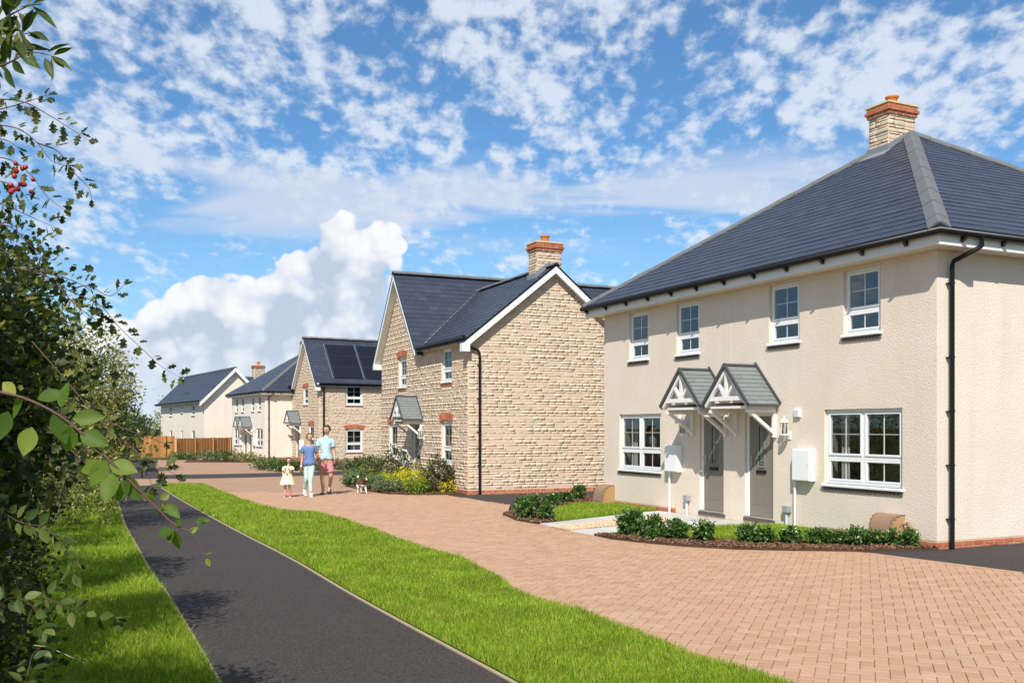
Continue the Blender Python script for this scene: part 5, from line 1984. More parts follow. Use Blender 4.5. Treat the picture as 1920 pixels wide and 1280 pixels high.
# hedge along the path: each shrub a thing of its own
HEDGE = [
    ('hawthorn_shrub', 'dark hawthorn nearest the camera at the left edge of the grass', (-3.3, 4.35, 0), [((0, 0, 1.45), (.92, 1.05, 1.45), 3), ((.78, -.1, 2.0), (.48, .6, .6), 1.2), ((.35, .3, .6), (.5, .8, .6), 1)], 32000, 'leaf_hedge', (.032, .062), 'lobed'),
    ('hawthorn_shrub', 'dark hawthorn second along the hedge beside the path', (-4.6, 6.7, 0), [((0, 0, 1.5), (1.15, 1.2, 1.7), 3), ((.75, .1, 2.6), (.55, .8, .75), 1.2), ((.7, 0, .8), (.5, .9, .7), 1)], 22000, 'leaf_hedge', (.036, .066), 'lobed'),
    ('hawthorn_shrub', 'dark hawthorn third along the hedge', (-6.0, 9.7, 0), [((0, 0, 1.6), (1.2, 1.4, 1.75), 3), ((.7, 0, 2.5), (.6, 1.0, .85), 1.1), ((.7, -.2, 1.0), (.7, 1.0, .9), 1)], 15000, 'leaf_hedge', (.045, .080), 'lobed'),
    ('hawthorn_shrub', 'hawthorn with red berries before the yellowing shrub', (-7.9, 13.2, 0), [((0, 0, 1.7), (1.25, 1.6, 1.9), 3), ((.8, .2, 1.2), (.75, 1.1, .95), 1)], 8000, 'leaf_dark', (.05, .085), 'oval'),
    ('olive_shrub', 'tall yellowing olive shrub in the middle of the hedge', (-8.25, 17.0, 0), [((0, 0, 2.0), (1.35, 1.6, 2.1), 3), ((.7, 0, 2.7), (.8, .9, 1.1), 1), ((.6, -.2, 1.2), (.8, 1.2, 1.1), 1)], 9500, 'leaf_olive', (.05, .09), 'oval'),
    ('olive_shrub', 'yellow green shrub behind the tall yellowing one', (-10.5, 21.2, 0), [((0, 0, 1.7), (1.5, 1.8, 1.8), 3), ((.8, 0, 1.1), (.85, 1.3, 1.0), 1)], 7000, 'leaf_olive', (.06, .10), 'oval'),
    ('hedge_shrub', 'green shrub at the far end of the hedge by the road', (-13.0, 25.8, 0), [((0, 0, 1.5), (1.6, 1.9, 1.6), 3), ((.9, .2, .8), (.8, 1.2, .75), 1)], 5500, 'leaf_dark', (.07, .11), 'oval'),
    ('hedge_shrub', 'unseen hedge shrub added left of the camera to cast shade', (-3.2, 1.0, 0), [((0, 0, 2.4), (1.1, 1.8, 2.4), 3), ((.35, .8, 3.4), (.8, 1.0, 1.1), 1)], 10000, 'leaf_hedge', (.08, .13), 'oval'),  # out of view, added to shade the near hawthorns
    ('hedge_shrub', 'unseen hedge shrub added behind the camera to cast shade', (-3.2, -2.6, 0), [((0, 0, 2.6), (1.3, 2.1, 2.6), 3), ((.3, .5, 4.0), (.9, 1.2, 1.1), 1)], 9000, 'leaf_hedge', (.09, .15), 'oval'),  # also out of view, added for the shade it throws forward
]
for nm, lb, loc, bl, n, mat, leaf, kd in HEDGE:
    plant(nm, lb, 'hedge shrub', loc, bl, n, M[mat], leaf, kind=kd, group='shrubs of the hedge along the path', stems=9, stem_r=.03, clump=.15, per=22, shell=.45, up=.35)

plant('round_tree', 'dark round crowned tree at the end of the hedge', 'tree', (-17.2, 38.5, 0), [((0, 0, 2.9), (2.0, 2.0, 2.1), 3), ((1.1, .3, 2.0), (1.1, 1.2, 1.2), 1), ((-.6, 0, 3.7), (1.2, 1.2, 1.1), 1)], 9000, M['leaf_dark'], (.10, .17), kind='simple', group='trees past the hedge', stems=9, clump=.22, per=20, trunk=(1.3, .16), part='crown')
for x, y, r, h, lb, mat in ((-26.4, 65.0, 1.8, 3.3, 'bushy tree left of the far cream house above the fence', 'leaf_dark'), (-28.3, 62.0, 2.2, 3.6, 'bushy tree behind the left part of the fence', 'leaf_olive'),
                            (-21.5, 50.5, 1.7, 2.5, 'low round tree in front of the fence at the left', 'leaf_dark'), (-31.5, 70.0, 3.0, 4.4, 'tallest tree far behind the fence', 'leaf_dark'), (-26.8, 78.0, 2.6, 4.0, 'tree far behind in line with the cream house', 'leaf_olive')):
    plant('far_tree', lb, 'tree', (x, y, 0), [((0, 0, h * .58), (r, r, h * .44), 3), ((r * .5, 0, h * .4), (r * .65, r * .7, h * .33), 1), ((-r * .5, 0, h * .45), (r * .6, r * .7, h * .35), 1)], 3600, M[mat], (.14, .24), kind='simple', group='trees past the hedge', stems=6, clump=.26, per=14, trunk=(h * .35, .12), part='crown')


# ------------------------------------------------------------------ close sprays of the hedge
def at(u, v, Y_):
    return Vector(((u - 960) / 1800 * Y_, Y_, 1.8 - (v - 802) / 1800 * Y_))


def hero_leaf(half, fold, tipdrop):
    """one leaf with a drawn outline, folded along the midrib"""
    ribs = [(x, 0.0, -fold * math.sin(math.pi * x) - tipdrop * x * x) for x in (0.0, .2, .45, .7, 1.0)]
    up_ = [(x, y, .16 * y - tipdrop * x * x) for x, y in half]
    dn_ = [(x, -y, z) for x, y, z in up_]
    vs = ribs + up_ + dn_
    fs = []
    n = len(half)
    near = lambda x: min(range(1, 4), key=lambda k: abs(ribs[k][0] - x))
    for o, flip in ((5, False), (5 + n, True)):
        seq = [0] + [o + k for k in range(n)] + [4]
        cx = [near((vs[a][0] + vs[b][0]) / 2) for a, b in zip(seq[:-1], seq[1:])]
        for (a, b), c in zip(zip(seq[:-1], seq[1:]), cx):
            fs.append((c, b, a) if flip else (c, a, b))
        for k in range(1, len(cx)):
            if cx[k] != cx[k - 1]:
                m = seq[k]
                fs.append((cx[k - 1], cx[k], m) if flip else (cx[k - 1], m, cx[k]))
    return vs, fs


HALF_OVAL = [(.04, .05), (.12, .15), (.20, .21), (.30, .27), (.40, .29), (.52, .285), (.63, .25), (.73, .20), (.83, .135), (.92, .065)]
HALF_LANCE = [(.05, .03), (.15, .09), (.28, .15), (.40, .18), (.52, .18), (.65, .15), (.78, .10), (.90, .045)]
HALF_HAW = [(.14, .025), (.28, .08), (.33, .22), (.44, .30), (.50, .17), (.60, .19), (.66, .33), (.76, .30), (.77, .17), (.87, .19), (.95, .09)]
LOB = Proto('leaf', *hero_leaf(HALF_HAW, .05, .10), M['leaf_hedge'], True)
OVA = Proto('leaf', *hero_leaf(HALF_OVAL, .06, .12), M['leaf_hero'], True)
OVD = Proto('leaf', *hero_leaf(HALF_LANCE, .05, .14), M['leaf_dark'], True)
OVH = Proto('leaf', *hero_leaf(HALF_OVAL, .06, .12), M['leaf_dark'], True)  # darker leaf colour stands in for shade on the tangle
P_BERRY = None
bb = MB()
bb.lathe([(0, -1), (.6, -.8), (.95, -.3), (.95, .3), (.6, .8), (.2, .95), (.25, 1.12), (0, 1.0)], n=8)
BERRY = bb.mesh('berry', M['berry'])


def put_leaf(parent, proto, p, d, size, face=None):
    d = Vector(d).normalized()
    n = Vector(face) if face else Vector((R.uniform(-.6, .6), R.uniform(-1.0, .1), R.uniform(.2, 1)))
    n = (n - d * n.dot(d)).normalized()
    s = n.cross(d)
    return link('leaf', proto.me, parent, basis(p, d * size, s * size * R.uniform(.85, 1.1), n * size))


def spray(root, pts, proto, size, step, r=.004, name='branch', cluster=1, skip=0.0, droop=.1, spread=.9):
    pts = [at(*p) for p in pts]
    P = [Vector(q) for q in smooth_line([tuple(p) for p in pts], 4)]
    b = MB()
    b.tube(P, [r * (1 - .7 * i / (len(P) - 1)) for i in range(len(P))], 6)
    br = b.build(name, M['twig'], root)
    L, sidev = 0.0, 1
    for i in range(1, len(P)):
        L += (P[i] - P[i - 1]).length
        while L > step:
            L -= step
            if R.random() < skip:
                continue
            t = (P[i] - P[i - 1]).normalized()
            for c in range(cluster):
                sidev = -sidev
                s = t.cross(Vector((R.uniform(-.3, .3), -1, R.uniform(-.3, .3)))).normalized() * sidev
                d = t * R.uniform(.2, .7) + s * spread * R.uniform(.6, 1.2) + Vector((R.uniform(-.3, .3), R.uniform(-.4, .4), R.uniform(-.3, .3) - droop))
                p = P[i] + Vector((R.uniform(-1, 1), R.uniform(-1, 1), R.uniform(-1, 1))) * step * .15
                put_leaf(br, proto, p + d.normalized() * .006, d, size * R.uniform(.65, 1.15))
    for k in range(2):
        t = (P[-1] - P[-2]).normalized()
        put_leaf(br, proto, P[-1], t + Vector((R.uniform(-.5, .5), 0, R.uniform(-.5, .5))), size * R.uniform(.6, .95))
    return br


elder = thing('elder_branch', 'dark elder branch with long leaves hanging in at the top left', 'branch', (0, 0, 0))
for pts in ([(-60, 135, 2.3), (0, 124, 2.3), (28, 112, 2.3), (55, 98, 2.3), (95, 104, 2.3)], [(28, 112, 2.3), (40, 80, 2.32), (42, 45, 2.34), (30, 12, 2.36)], [(-40, 60, 2.4), (0, 40, 2.38), (35, 20, 2.36), (62, 8, 2.36)], [(-50, 95, 2.35), (-10, 90, 2.35), (20, 70, 2.33), (55, 62, 2.3)]):
    spray(elder, pts, OVD, .066, .026, .0032, cluster=2, droop=.3)

haw = thing('hawthorn_spray', 'berried hawthorn twigs reaching over the sky at the left edge', 'branch', (0, 0, 0))
for pts in ([(-40, 215, 2.9), (20, 200, 2.9), (60, 188, 2.9), (90, 178, 2.9)], [(-30, 185, 2.8), (40, 190, 2.8), (90, 215, 2.8), (130, 240, 2.8), (165, 262, 2.8)], [(-40, 232, 2.8), (30, 240, 2.8), (70, 268, 2.8), (95, 300, 2.8), (125, 312, 2.8)],
            [(70, 268, 2.8), (110, 285, 2.8), (140, 325, 2.8), (165, 350, 2.8), (172, 372, 2.8)], [(-40, 290, 2.8), (20, 300, 2.8), (60, 330, 2.8), (85, 365, 2.8), (118, 392, 2.8)], [(-40, 370, 2.7), (10, 385, 2.7), (55, 405, 2.7), (100, 425, 2.7)],
            [(-40, 420, 2.7), (20, 425, 2.7), (50, 455, 2.7), (78, 480, 2.7)], [(-40, 345, 2.8), (0, 340, 2.8), (35, 355, 2.8), (60, 385, 2.8)], [(-40, 260, 2.9), (10, 262, 2.9), (35, 280, 2.9)], [(-40, 460, 2.8), (10, 470, 2.8), (60, 500, 2.8), (90, 520, 2.8)]):
    spray(haw, pts, LOB, .034, .050, .0022, cluster=4)
for (u, v) in ((28, 322), (36, 318), (44, 312), (45, 322), (33, 332), (40, 340), (30, 346), (22, 350), (60, 331), (26, 361), (55, 352), (20, 362), (36, 350), (30, 308)):
    p = at(u + R.uniform(-7, 7), v + R.uniform(-9, 9), 2.72 + R.uniform(-.05, .05))
    link('berry', BERRY, haw, Matrix.Translation(p) @ Matrix.Rotation(R.uniform(0, 3), 4, 'X') @ Matrix.Scale(.0074 * R.uniform(.85, 1.15), 4))

haw2 = thing('hawthorn_spray', 'long hawthorn spray pointing at the end of the far house roof', 'branch', (0, 0, 0))
for pts in ([(20, 500, 3.2), (80, 515, 3.2), (130, 545, 3.2), (185, 570, 3.2), (212, 600, 3.2), (235, 625, 3.2), (268, 655, 3.2), (300, 685, 3.2), (335, 706, 3.2)], [(130, 545, 3.2), (165, 535, 3.2), (205, 555, 3.2), (232, 535, 3.2)], [(100, 525, 3.2), (140, 570, 3.2), (180, 600, 3.2), (205, 615, 3.2)],
            [(60, 505, 3.2), (120, 520, 3.2), (170, 545, 3.2), (190, 590, 3.2)]):
    spray(haw2, pts, LOB, .038, .056, .0022, cluster=4)
haw3 = thing('hawthorn_spray', 'dark hawthorn spray hanging in front of the fence', 'branch', (0, 0, 0))
for pts in ([(60, 640, 2.9), (130, 720, 2.9), (180, 780, 2.9), (220, 815, 2.9), (262, 850, 2.9), (295, 872, 2.9), (328, 888, 2.9)], [(180, 780, 2.9), (225, 800, 2.9), (265, 815, 2.9), (305, 830, 2.9)], [(220, 815, 2.9), (240, 860, 2.9), (270, 880, 2.9), (285, 910, 2.9)], [(90, 800, 2.8), (150, 860, 2.8), (200, 905, 2.8), (235, 920, 2.8)]):
    spray(haw3, pts, LOB, .044, .060, .0022, cluster=4)

bram = thing('bramble_cane', 'arching bramble cane with bright translucent leaves across the path', 'branch', (0, 0, 0))
cane = [(-60, 725, 1.9), (0, 735, 1.9), (60, 752, 1.9), (125, 788, 1.9), (190, 848, 1.9), (250, 908, 1.9), (300, 958, 1.9), (330, 985, 1.9), (358, 998, 1.9), (375, 1018, 1.9), (386, 1046, 1.9)]
cp = [Vector(q) for q in smooth_line([tuple(at(*p)) for p in cane], 4)]
cb = MB()
cb.tube(cp, [.0034 * (1 - .62 * i / (len(cp) - 1)) for i in range(len(cp))], 7)
cane_o = cb.build('cane', M['twig'], bram)
for (u, v, du, dv, s) in ((45, 742, -20, 30, .062), (70, 748, 35, -10, .055), (30, 740, -25, -22, .05), (115, 765, 8, -45, .058), (135, 785, 55, -5, .062), (100, 775, 20, 45, .066), (150, 812, 50, 20, .066), (135, 800, -10, 40, .058), (60, 800, -20, 60, .06), (15, 770, -20, 60, .06),
                         (200, 862, -30, 45, .060), (205, 870, 45, 10, .058), (215, 885, -15, 40, .064), (190, 870, -40, 10, .055), (232, 892, 25, 40, .058), (245, 905, -30, 30, .05),
                         (315, 962, -12, -28, .030), (312, 945, 18, 18, .040), (305, 950, -14, 10, .028), (325, 992, -22, 8, .036), (328, 995, 6, 32, .042), (322, 990, -6, 28, .030), (330, 985, 10, -14, .022),
                         (368, 978, 22, -4, .026), (372, 985, 10, -14, .022), (386, 1040, 10, -6, .020), (387, 1046, 4, 10, .018), (356, 998, 30, -22, .02), (300, 935, 15, -8, .03), (276, 925, 12, 12, .026)):
    p = at(u, v, 1.9)
    d = at(u + du, v + dv, 1.9 + R.uniform(-.02, .02)) - p
    put_leaf(cane_o, OVA, p, d, s, face=(R.uniform(-.5, .5), -1, R.uniform(.1, .9)))
for a, b in (((300, 958), (312, 945)), ((330, 985), (326, 998)), ((356, 998), (368, 980)), ((200, 858), (205, 875)), ((115, 782), (116, 760))):
    s = MB()
    s.tube([at(*a, 1.9), at(*b, 1.9)], .0014, 5)
    s.build('leaf_stalk', M['twig'], cane_o)

low = thing('bramble_tangle', 'bramble tangle with shade coloured leaves at the lower left corner', 'branch', (0, 0, 0))
for pts in ([(-30, 930, 3.1), (30, 975, 3.0), (90, 992, 2.95), (130, 1040, 2.9), (138, 1080, 2.9)], [(-20, 1150, 2.9), (20, 1120, 2.8), (60, 1135, 2.75), (85, 1180, 2.7)], [(30, 1320, 2.6), (50, 1270, 2.6), (62, 1225, 2.65), (90, 1205, 2.7)], [(60, 1110, 3.0), (110, 1130, 3.0), (160, 1150, 3.0), (215, 1158, 3.0)]):
    spray(low, pts, OVH, .046, .042, .0015, cluster=2, droop=.3)
tw = MB()
tw.tube([at(*p) for p in ((64, 1209, 2.9), (90, 1212, 2.9), (120, 1225, 2.9), (158, 1242, 2.9))], .0016, 5)
tw.build('bare_twig', M['kerb'], low)

# ------------------------------------------------------------------ fence
def fence(name, label, A, B, h):
    A, B = Vector((*A, 0)), Vector((*B, 0))
    root = thing(name, label, 'fence', tuple(A), 0, 'timber fences at the end of the street')
    d = (B - A)
    L = d.length
    d.normalize()
    s = Vector((d.y, -d.x, 0))
    if s.y > 0: s = -s
    n = int(L / .14)
    for k in range(n):
        m = MB()
        o = d * (L * (k + .5) / n) + s * (.012 * (k % 2) + R.uniform(0, .004))
        w = L / n * .97
        hh = h + R.uniform(-.012, .012)
        m.prism([tuple(o - d * w / 2), tuple(o + d * w / 2), tuple(o + d * w / 2 + Vector((0, 0, hh))), tuple(o - d * w / 2 + Vector((0, 0, hh)))], s * .018)
        m.build('board', M['fence'], root)
    k = 0.0
    while k <= L:
        m = MB()
        o = d * k + s * .035
        m.box(o.x - .05, o.x + .05, o.y - .05, o.y + .05, 0, h + .03)
        m.build('post', M['fence'], root)
        k += 1.83 * 1.0
    for z in (.25, h - .2):
        m = MB()
        m.bar(tuple(-s * .02 + Vector((0, 0, z))), tuple(d * L - s * .02 + Vector((0, 0, z))), .03, .07)
        m.build('rail', M['fence'], root)


fence('timber_fence', 'orange brown timber fence behind the left end of the forecourt', (-29.0, 54.0), (-20.8, 59.2), 1.30)
fence('timber_fence', 'orange brown timber fence running up to the far cream semis', (-20.75, 59.25), (-18.2, 66.5), 1.16)


# ------------------------------------------------------------------ brown meter covers on the wall foot
def gas_box(label, y0, pipe):
    w = H1(0, y0)
    root = thing('gas_meter_cover', label, 'meter box', (*w, 0), B1, 'brown gas meter covers')
    prof = [(.004, 0), (.36, 0), (.335, .12), (.315, .24), (.29, .33), (.25, .40), (.19, .445), (.12, .465), (.004, .468)]
    sd = MB()
    W = .42
    hood = MB()
    n = len(prof)
    vs = [(-q, 0, z) for q, z in prof] + [(-q, W, z) for q, z in prof]
    hood.add(vs, [(i, i + 1, n + i + 1, n + i) for i in range(n - 1)], 0, True)
    hood.build('hood', M['meter_brown'], root)
    for y in (.008, W - .008):
        c = MB()
        c.quad(*[(-q * .985, y, z * .985) for q, z in prof])
        c.build('end_panel', M['meter_tan'], root)
    rim = MB()
    for i in range(1, n - 1):
        (qa, za), (qb, zb) = prof[i], prof[i + 1]
        for y in (-.004, W - .012):
            rim.box(-max(qa, qb) - .004, -min(qa, qb), y, y + .016, min(za, zb), max(za, zb) + .004)
    rim.build('rim', M['meter_brown'], root)
    if pipe:
        p = MB()
        p.tube([(-.06, -.20, .0), (-.06, -.20, .26), (-.06, -.12, .33), (-.06, 0, .33)], .016, 7)
        p.tube([(-.06, -.13, .30), (-.06, -.10, .37)], .03, 8)
        p.tube([(-.12, -.20, .26), (-.02, -.20, .26)], .024, 8)
        p.build('valve_pipe', M['meter_brown'], root)


gas_box('brown gas meter cover with valve pipe by the near house corner', .58, True)
gas_box('brown gas meter cover at the far corner of the cream semis', 9.02, False)


# ------------------------------------------------------------------ people and the dog
M['skin'] = pbr('adult_skin', (0.50, 0.285, 0.19), 0.5, var=.06, vscale=8, spec=.4)  # one even skin tone for both adults
M['skin_child'] = pbr('fair_skin', (0.58, 0.35, 0.245), 0.5, var=.05, vscale=8, spec=.4)
M['hair_brown'] = pbr('brown_hair', (0.036, 0.019, 0.010), 0.6, var=.3, vscale=40, bump=.5, bscale=90)
M['hair_blonde'] = pbr('dark_blonde_hair', (0.20, 0.115, 0.045), 0.55, var=.3, vscale=40, bump=.5, bscale=90)
M['polo'] = pbr('pale_aqua_cotton', (0.40, 0.56, 0.61), 0.85, var=.08, vscale=9, bump=.6, bscale=11, bdist=.03)
M['shorts'] = pbr('dusty_pink_cotton', (0.50, 0.20, 0.19), 0.85, var=.10, vscale=9, bump=.6, bscale=11, bdist=.03)
M['blue_top'] = pbr('denim_blue_top', (0.11, 0.19, 0.40), 0.85, var=.10, vscale=9, bump=.6, bscale=11, bdist=.03)
M['mint'] = pbr('mint_trousers', (0.49, 0.66, 0.60), 0.8, var=.08, vscale=10, bump=.5, bscale=14, bdist=.02)
M['dress'] = pbr('cream_yellow_dress', (0.78, 0.72, 0.46), 0.85, var=.06, vscale=9, bump=.5, bscale=14, bdist=.02)
M['pink'] = pbr('bright_pink_shoe', (0.66, 0.06, 0.24), 0.6, var=.1, vscale=20)
M['shoe_white'] = pbr('white_rubber', (0.7, 0.69, 0.66), 0.6, var=.05)
M['mint_shoe'] = pbr('pale_mint_shoe', (0.50, 0.63, 0.60), 0.7, var=.08, vscale=20)
M['dark'] = pbr('dark_rubber', (0.025, 0.022, 0.022), 0.6, var=.1)
M['lip'] = pbr('lips', (0.38, 0.13, 0.11), 0.5)
M['print'] = pbr('charcoal_print', (0.05, 0.05, 0.055), 0.8)


def grow(nodes, edges, root, sub=2):
    """one continuous skinned surface over a skeleton; nodes name -> (x, y, z, rx, ry)"""
    names = list(nodes)
    ix = {n: i for i, n in enumerate(names)}
    me = bpy.data.meshes.new('skeleton')
    me.from_pydata([nodes[n][:3] for n in names], [(ix[a], ix[b]) for a, b in edges], [])
    ob = bpy.data.objects.new('skeleton', me)
    COL.objects.link(ob)
    ob.modifiers.new('skin', 'SKIN')
    for i, n in enumerate(names):
        d = me.skin_vertices[0].data[i]
        r = nodes[n][3:]
        d.radius = (r[0], r[1] if len(r) > 1 else r[0])
        d.use_root = (n == root)
    ss = ob.modifiers.new('smooth', 'SUBSURF')
    ss.levels = ss.render_levels = sub
    dg = bpy.context.evaluated_depsgraph_get()
    m2 = bpy.data.meshes.new_from_object(ob.evaluated_get(dg))
    V = [tuple(v.co) for v in m2.vertices]
    F = [tuple(p.vertices) for p in m2.polygons]
    bpy.data.objects.remove(ob)
    bpy.data.meshes.remove(me)
    bpy.data.meshes.remove(m2)
    return V, F


def ball(c, r, n=12, m=9, f=None):
    vs, fs = [], []
    for j in range(m + 1):
        th = math.pi * j / m
        for i in range(n):
            ph = 2 * math.pi * i / n
            p = Vector((math.sin(th) * math.cos(ph), math.sin(th) * math.sin(ph), math.cos(th)))
            q = Vector((p.x * r[0], p.y * r[1], p.z * r[2]))
            if f: q = f(p, q)
            vs.append(tuple(Vector(c) + q))
    for j in range(m):
        for i in range(n):
            fs.append((j * n + i, (j + 1) * n + i, (j + 1) * n + (i + 1) % n, j * n + (i + 1) % n))
    return vs, fs


def head_parts(root, bodymb, c, h, yaw, pitch, skin, hair, style):
    """h = head height; faces -y before yaw"""
    Rm = Matrix.Rotation(yaw, 3, 'Z') @ Matrix.Rotation(pitch, 3, 'X')
    c = Vector(c)
    w, d, hh = h * .335, h * .41, h * .5

    def shape(p, q):
        if p.z < 0:
            t = -p.z
            q.x *= 1 - .30 * t * t
            if q.y > 0: q.y *= 1 - .45 * t
        if p.y < -.2 and abs(p.x) < .5:
            q.y *= .97
        return Rm @ q
    bodymb.add(*ball(c, (w, d, hh), 16, 12, shape), 0, True)
    T = lambda x, y, z: tuple(c + Rm @ Vector((x * h, y * h, z * h)))
    # nose, ears
    bodymb.add([T(0, -.40, .10), T(-.055, -.385, -.09), T(.055, -.385, -.09), T(0, -.485, -.075), T(0, -.39, -.12)], [(0, 1, 3), (0, 3, 2), (1, 4, 3), (3, 4, 2)], 0, True)
    for s in (-1, 1):
        bodymb.add(*ball(T(s * .335, .02, -.02), (h * .03, h * .055, h * .09), 8, 6), 0, True)
    for s in (-1, 1):
        e = MB()
        e.add(*ball(T(s * .135, -.375, .03), (h * .055, h * .024, h * .032), 8, 6), 0, True)
        e.build('eye', M['dark'], root)
        e = MB()
        e.add([T(s * .07, -.395, .10), T(s * .20, -.352, .115), T(s * .20, -.352, .085), T(s * .07, -.395, .075)], [(0, 1, 2, 3)])
        e.build('eyebrow', hair, root)
    mth = MB()
    mth.add([T(-.10, -.365, -.21), T(0, -.395, -.225), T(.10, -.365, -.21), T(.06, -.372, -.255), T(-.06, -.372, -.255)], [(0, 1, 2, 3, 4)])
    mth.build('mouth', M['lip'], root)

    def hs(p, q):
        low = -.62 if p.y > .25 else (-.12 if style == 'short' else -.30)
        if (p.y < -.42 and p.z < .60) or p.z < low:
            q = q * .80
        return Rm @ (q + Vector((0, .010, .014)) * (h / .23))
    hm = MB()
    hm.add(*ball(c, (w * 1.13, d * 1.10, hh * 1.08), 24, 18, hs), 0, True)
    if style == 'bun':
        hm.add(*ball(T(0, .46, .02), (h * .15, h * .15, h * .15), 10, 8), 0, True)
    if style == 'topknot':
        hm.add(*ball(T(.05, .12, .52), (h * .13, h * .13, h * .12), 10, 8), 0, True)
    hm.build('hair', hair, root)


def hand(mb, wrist, d, side_v, s, curl=.5, tu=1):
    """palm and five bent fingers; d along the hand, side_v towards the thumb"""
    w, d, sv = Vector(wrist), Vector(d).normalized(), Vector(side_v)
    sv = (sv - d * sv.dot(d)).normalized()
    n = d.cross(sv) * tu
    pal = w + d * .05 * s
    vs = []
    for t, hw, th in ((-.01, .020, .014), (.04, .034, .014), (.085, .036, .011)):
        p = w + d * t * s
        for a, b in ((-1, -1), (1, -1), (1, 1), (-1, 1)):
            vs.append(tuple(p + sv * hw * a * s + n * th * b * s))
    mb.add(vs, [(0, 1, 5, 4), (1, 2, 6, 5), (2, 3, 7, 6), (3, 0, 4, 7), (4, 5, 9, 8), (5, 6, 10, 9), (6, 7, 11, 10), (7, 4, 8, 11), (8, 9, 10, 11)], 0, True)
    for k, (o, l) in enumerate(((.027, .068), (.009, .078), (-.009, .072), (-.026, .055))):
        a = w + d * .078 * s + sv * o * s
        b = a + (d * math.cos(curl * .6) + n * math.sin(curl * .6)) * l * .45 * s
        e = b + (d * math.cos(curl * 1.6) + n * math.sin(curl * 1.6)) * l * .55 * s
        mb.tube([a, b, e], [.0085 * s, .008 * s, .006 * s], 6)
    a = w + d * .02 * s + sv * .028 * s
    b = a + (d * .75 + sv * .6 + n * .2).normalized() * .035 * s
    mb.tube([a, b, b + (d + n * .3).normalized() * .028 * s], [.0105 * s, .009 * s, .007 * s], 6)


def person(label, loc, J, H, skin, hair, style, head, yaw, pitch=0.0, female=False, feet='bare', hands=()):
    """J: joints in metres, local (x to the right of the picture, y away, z up)"""
    root = thing('person', label, 'person', loc, 0, 'family walking along the block paving')
    k = H / 1.8
    w = .88 if female else 1.0
    g = lambda n, *r: (*J[n], *[x * k for x in r])
    N = {'pelvis': g('pelvis', .135 * w * 1.05, .105), 'waist': g('waist', .125 * w * (.9 if female else 1), .095), 'chest': g('chest', .155 * w, .11), 'base': g('base', .075, .07), 'neck': g('neck', .054 * w, .056 * w), 'skull': g('skull', .05, .05)}
    E = [('pelvis', 'waist'), ('waist', 'chest'), ('chest', 'base'), ('base', 'neck'), ('neck', 'skull')]
    for s in 'LR':
        N.update({'sh' + s: g('sh' + s, .066 * w, .064 * w), 'el' + s: g('el' + s, .043 * w, .043 * w), 'wr' + s: g('wr' + s, .027, .024), 'hip' + s: g('hip' + s, .092, .095), 'kn' + s: g('kn' + s, .058, .06), 'an' + s: g('an' + s, .037, .04), 'toe' + s: g('toe' + s, .042, .026)})
        mid = [(J['kn' + s][i] * .62 + J['an' + s][i] * .38) for i in range(3)]
        mid[1] += .02 * k
        N['ca' + s] = (*mid, .055 * k, .058 * k)
        E += [('chest', 'sh' + s), ('sh' + s, 'el' + s), ('el' + s, 'wr' + s), ('pelvis', 'hip' + s), ('hip' + s, 'kn' + s), ('kn' + s, 'ca' + s), ('ca' + s, 'an' + s), ('an' + s, 'toe' + s)]
    V, F = grow(N, E, 'pelvis')
    mb = MB()
    mb.add(V, F, 0, True)
    # which bone each bit of the surface belongs to, for cutting the clothes
    lab = []
    for v in V:
        best = None
        for a, b in E:
            A, B = Vector(N[a][:3]), Vector(N[b][:3])
            d = B - A
            t_ = max(0.0, min(1.0, (Vector(v) - A).dot(d) / max(d.length_squared, 1e-9)))
            rr = N[a][3] + (N[b][3] - N[a][3]) * t_
            ds = (Vector(v) - A - d * t_).length - rr
            if best is None or ds < best[0]:
                best = (ds, a + '-' + b, t_)
        lab.append(best[1:])
    SURF[label] = (V, F, lab)
    for (wr, d, sv, curl, tu) in hands:
        hand(mb, J[wr], d, sv, k * .95, curl, tu)
    head_parts(root, mb, head, .132 * H * .98, yaw, pitch, skin, hair, style)
    mb.build('body', skin, root)
    return root, N, E


SURF = {}


def garment(name, root, sel, off, mat, skip_thin=False):
    """cloth cut from the body's own surface and eased away from it"""
    V, F, lab = SURF[root['label']]
    keep = [bool(sel(v, l[0], l[1])) for v, l in zip(V, lab)]
    bm = bmesh.new()
    vs = {}
    nrm = [Vector((0, 0, 0)) for _ in V]
    for f in F:
        n = (Vector(V[f[1]]) - Vector(V[f[0]])).cross(Vector(V[f[2]]) - Vector(V[f[0]]))
        for i in f: nrm[i] += n
    for f in F:
        if all(keep[i] for i in f):
            q = []
            for i in f:
                if i not in vs:
                    o = off(V[i], *lab[i])
                    vs[i] = bm.verts.new(Vector(V[i]) + nrm[i].normalized() * (o + R.uniform(-.002, .002)))
                q.append(vs[i])
            bm.faces.new(q)
    me = bpy.data.meshes.new(name)
    for f in bm.faces: f.smooth = True
    bm.to_mesh(me)
    bm.free()
    me.materials.append(mat)
    o = link(name, me, root)
    sd = o.modifiers.new('thickness', 'SOLIDIFY')
    sd.thickness = .007
    sd.offset = -1
    return o


TORSO = ('pelvis-waist', 'waist-chest', 'chest-base', 'chest-shL', 'chest-shR', 'pelvis-hipL', 'pelvis-hipR')


def top_sel(hem, neck, sleeve):
    return lambda v, l, t: ((l in TORSO or l.startswith('hip')) and v[2] > hem and v[2] < neck) or (l in ('shL-elL', 'shR-elR') and t < sleeve and v[2] < neck)


def low_sel(top, frac, mode):
    def f(v, l, t):
        if v[2] > top: return False
        if l in ('pelvis-waist', 'pelvis-hipL', 'pelvis-hipR'): return True
        if l.startswith('hip'): return t < (frac if mode == 'short' else 2)
        if mode == 'long' and l[:2] in ('kn', 'ca'): return l.startswith('kn') or t < frac
        return False
    return f


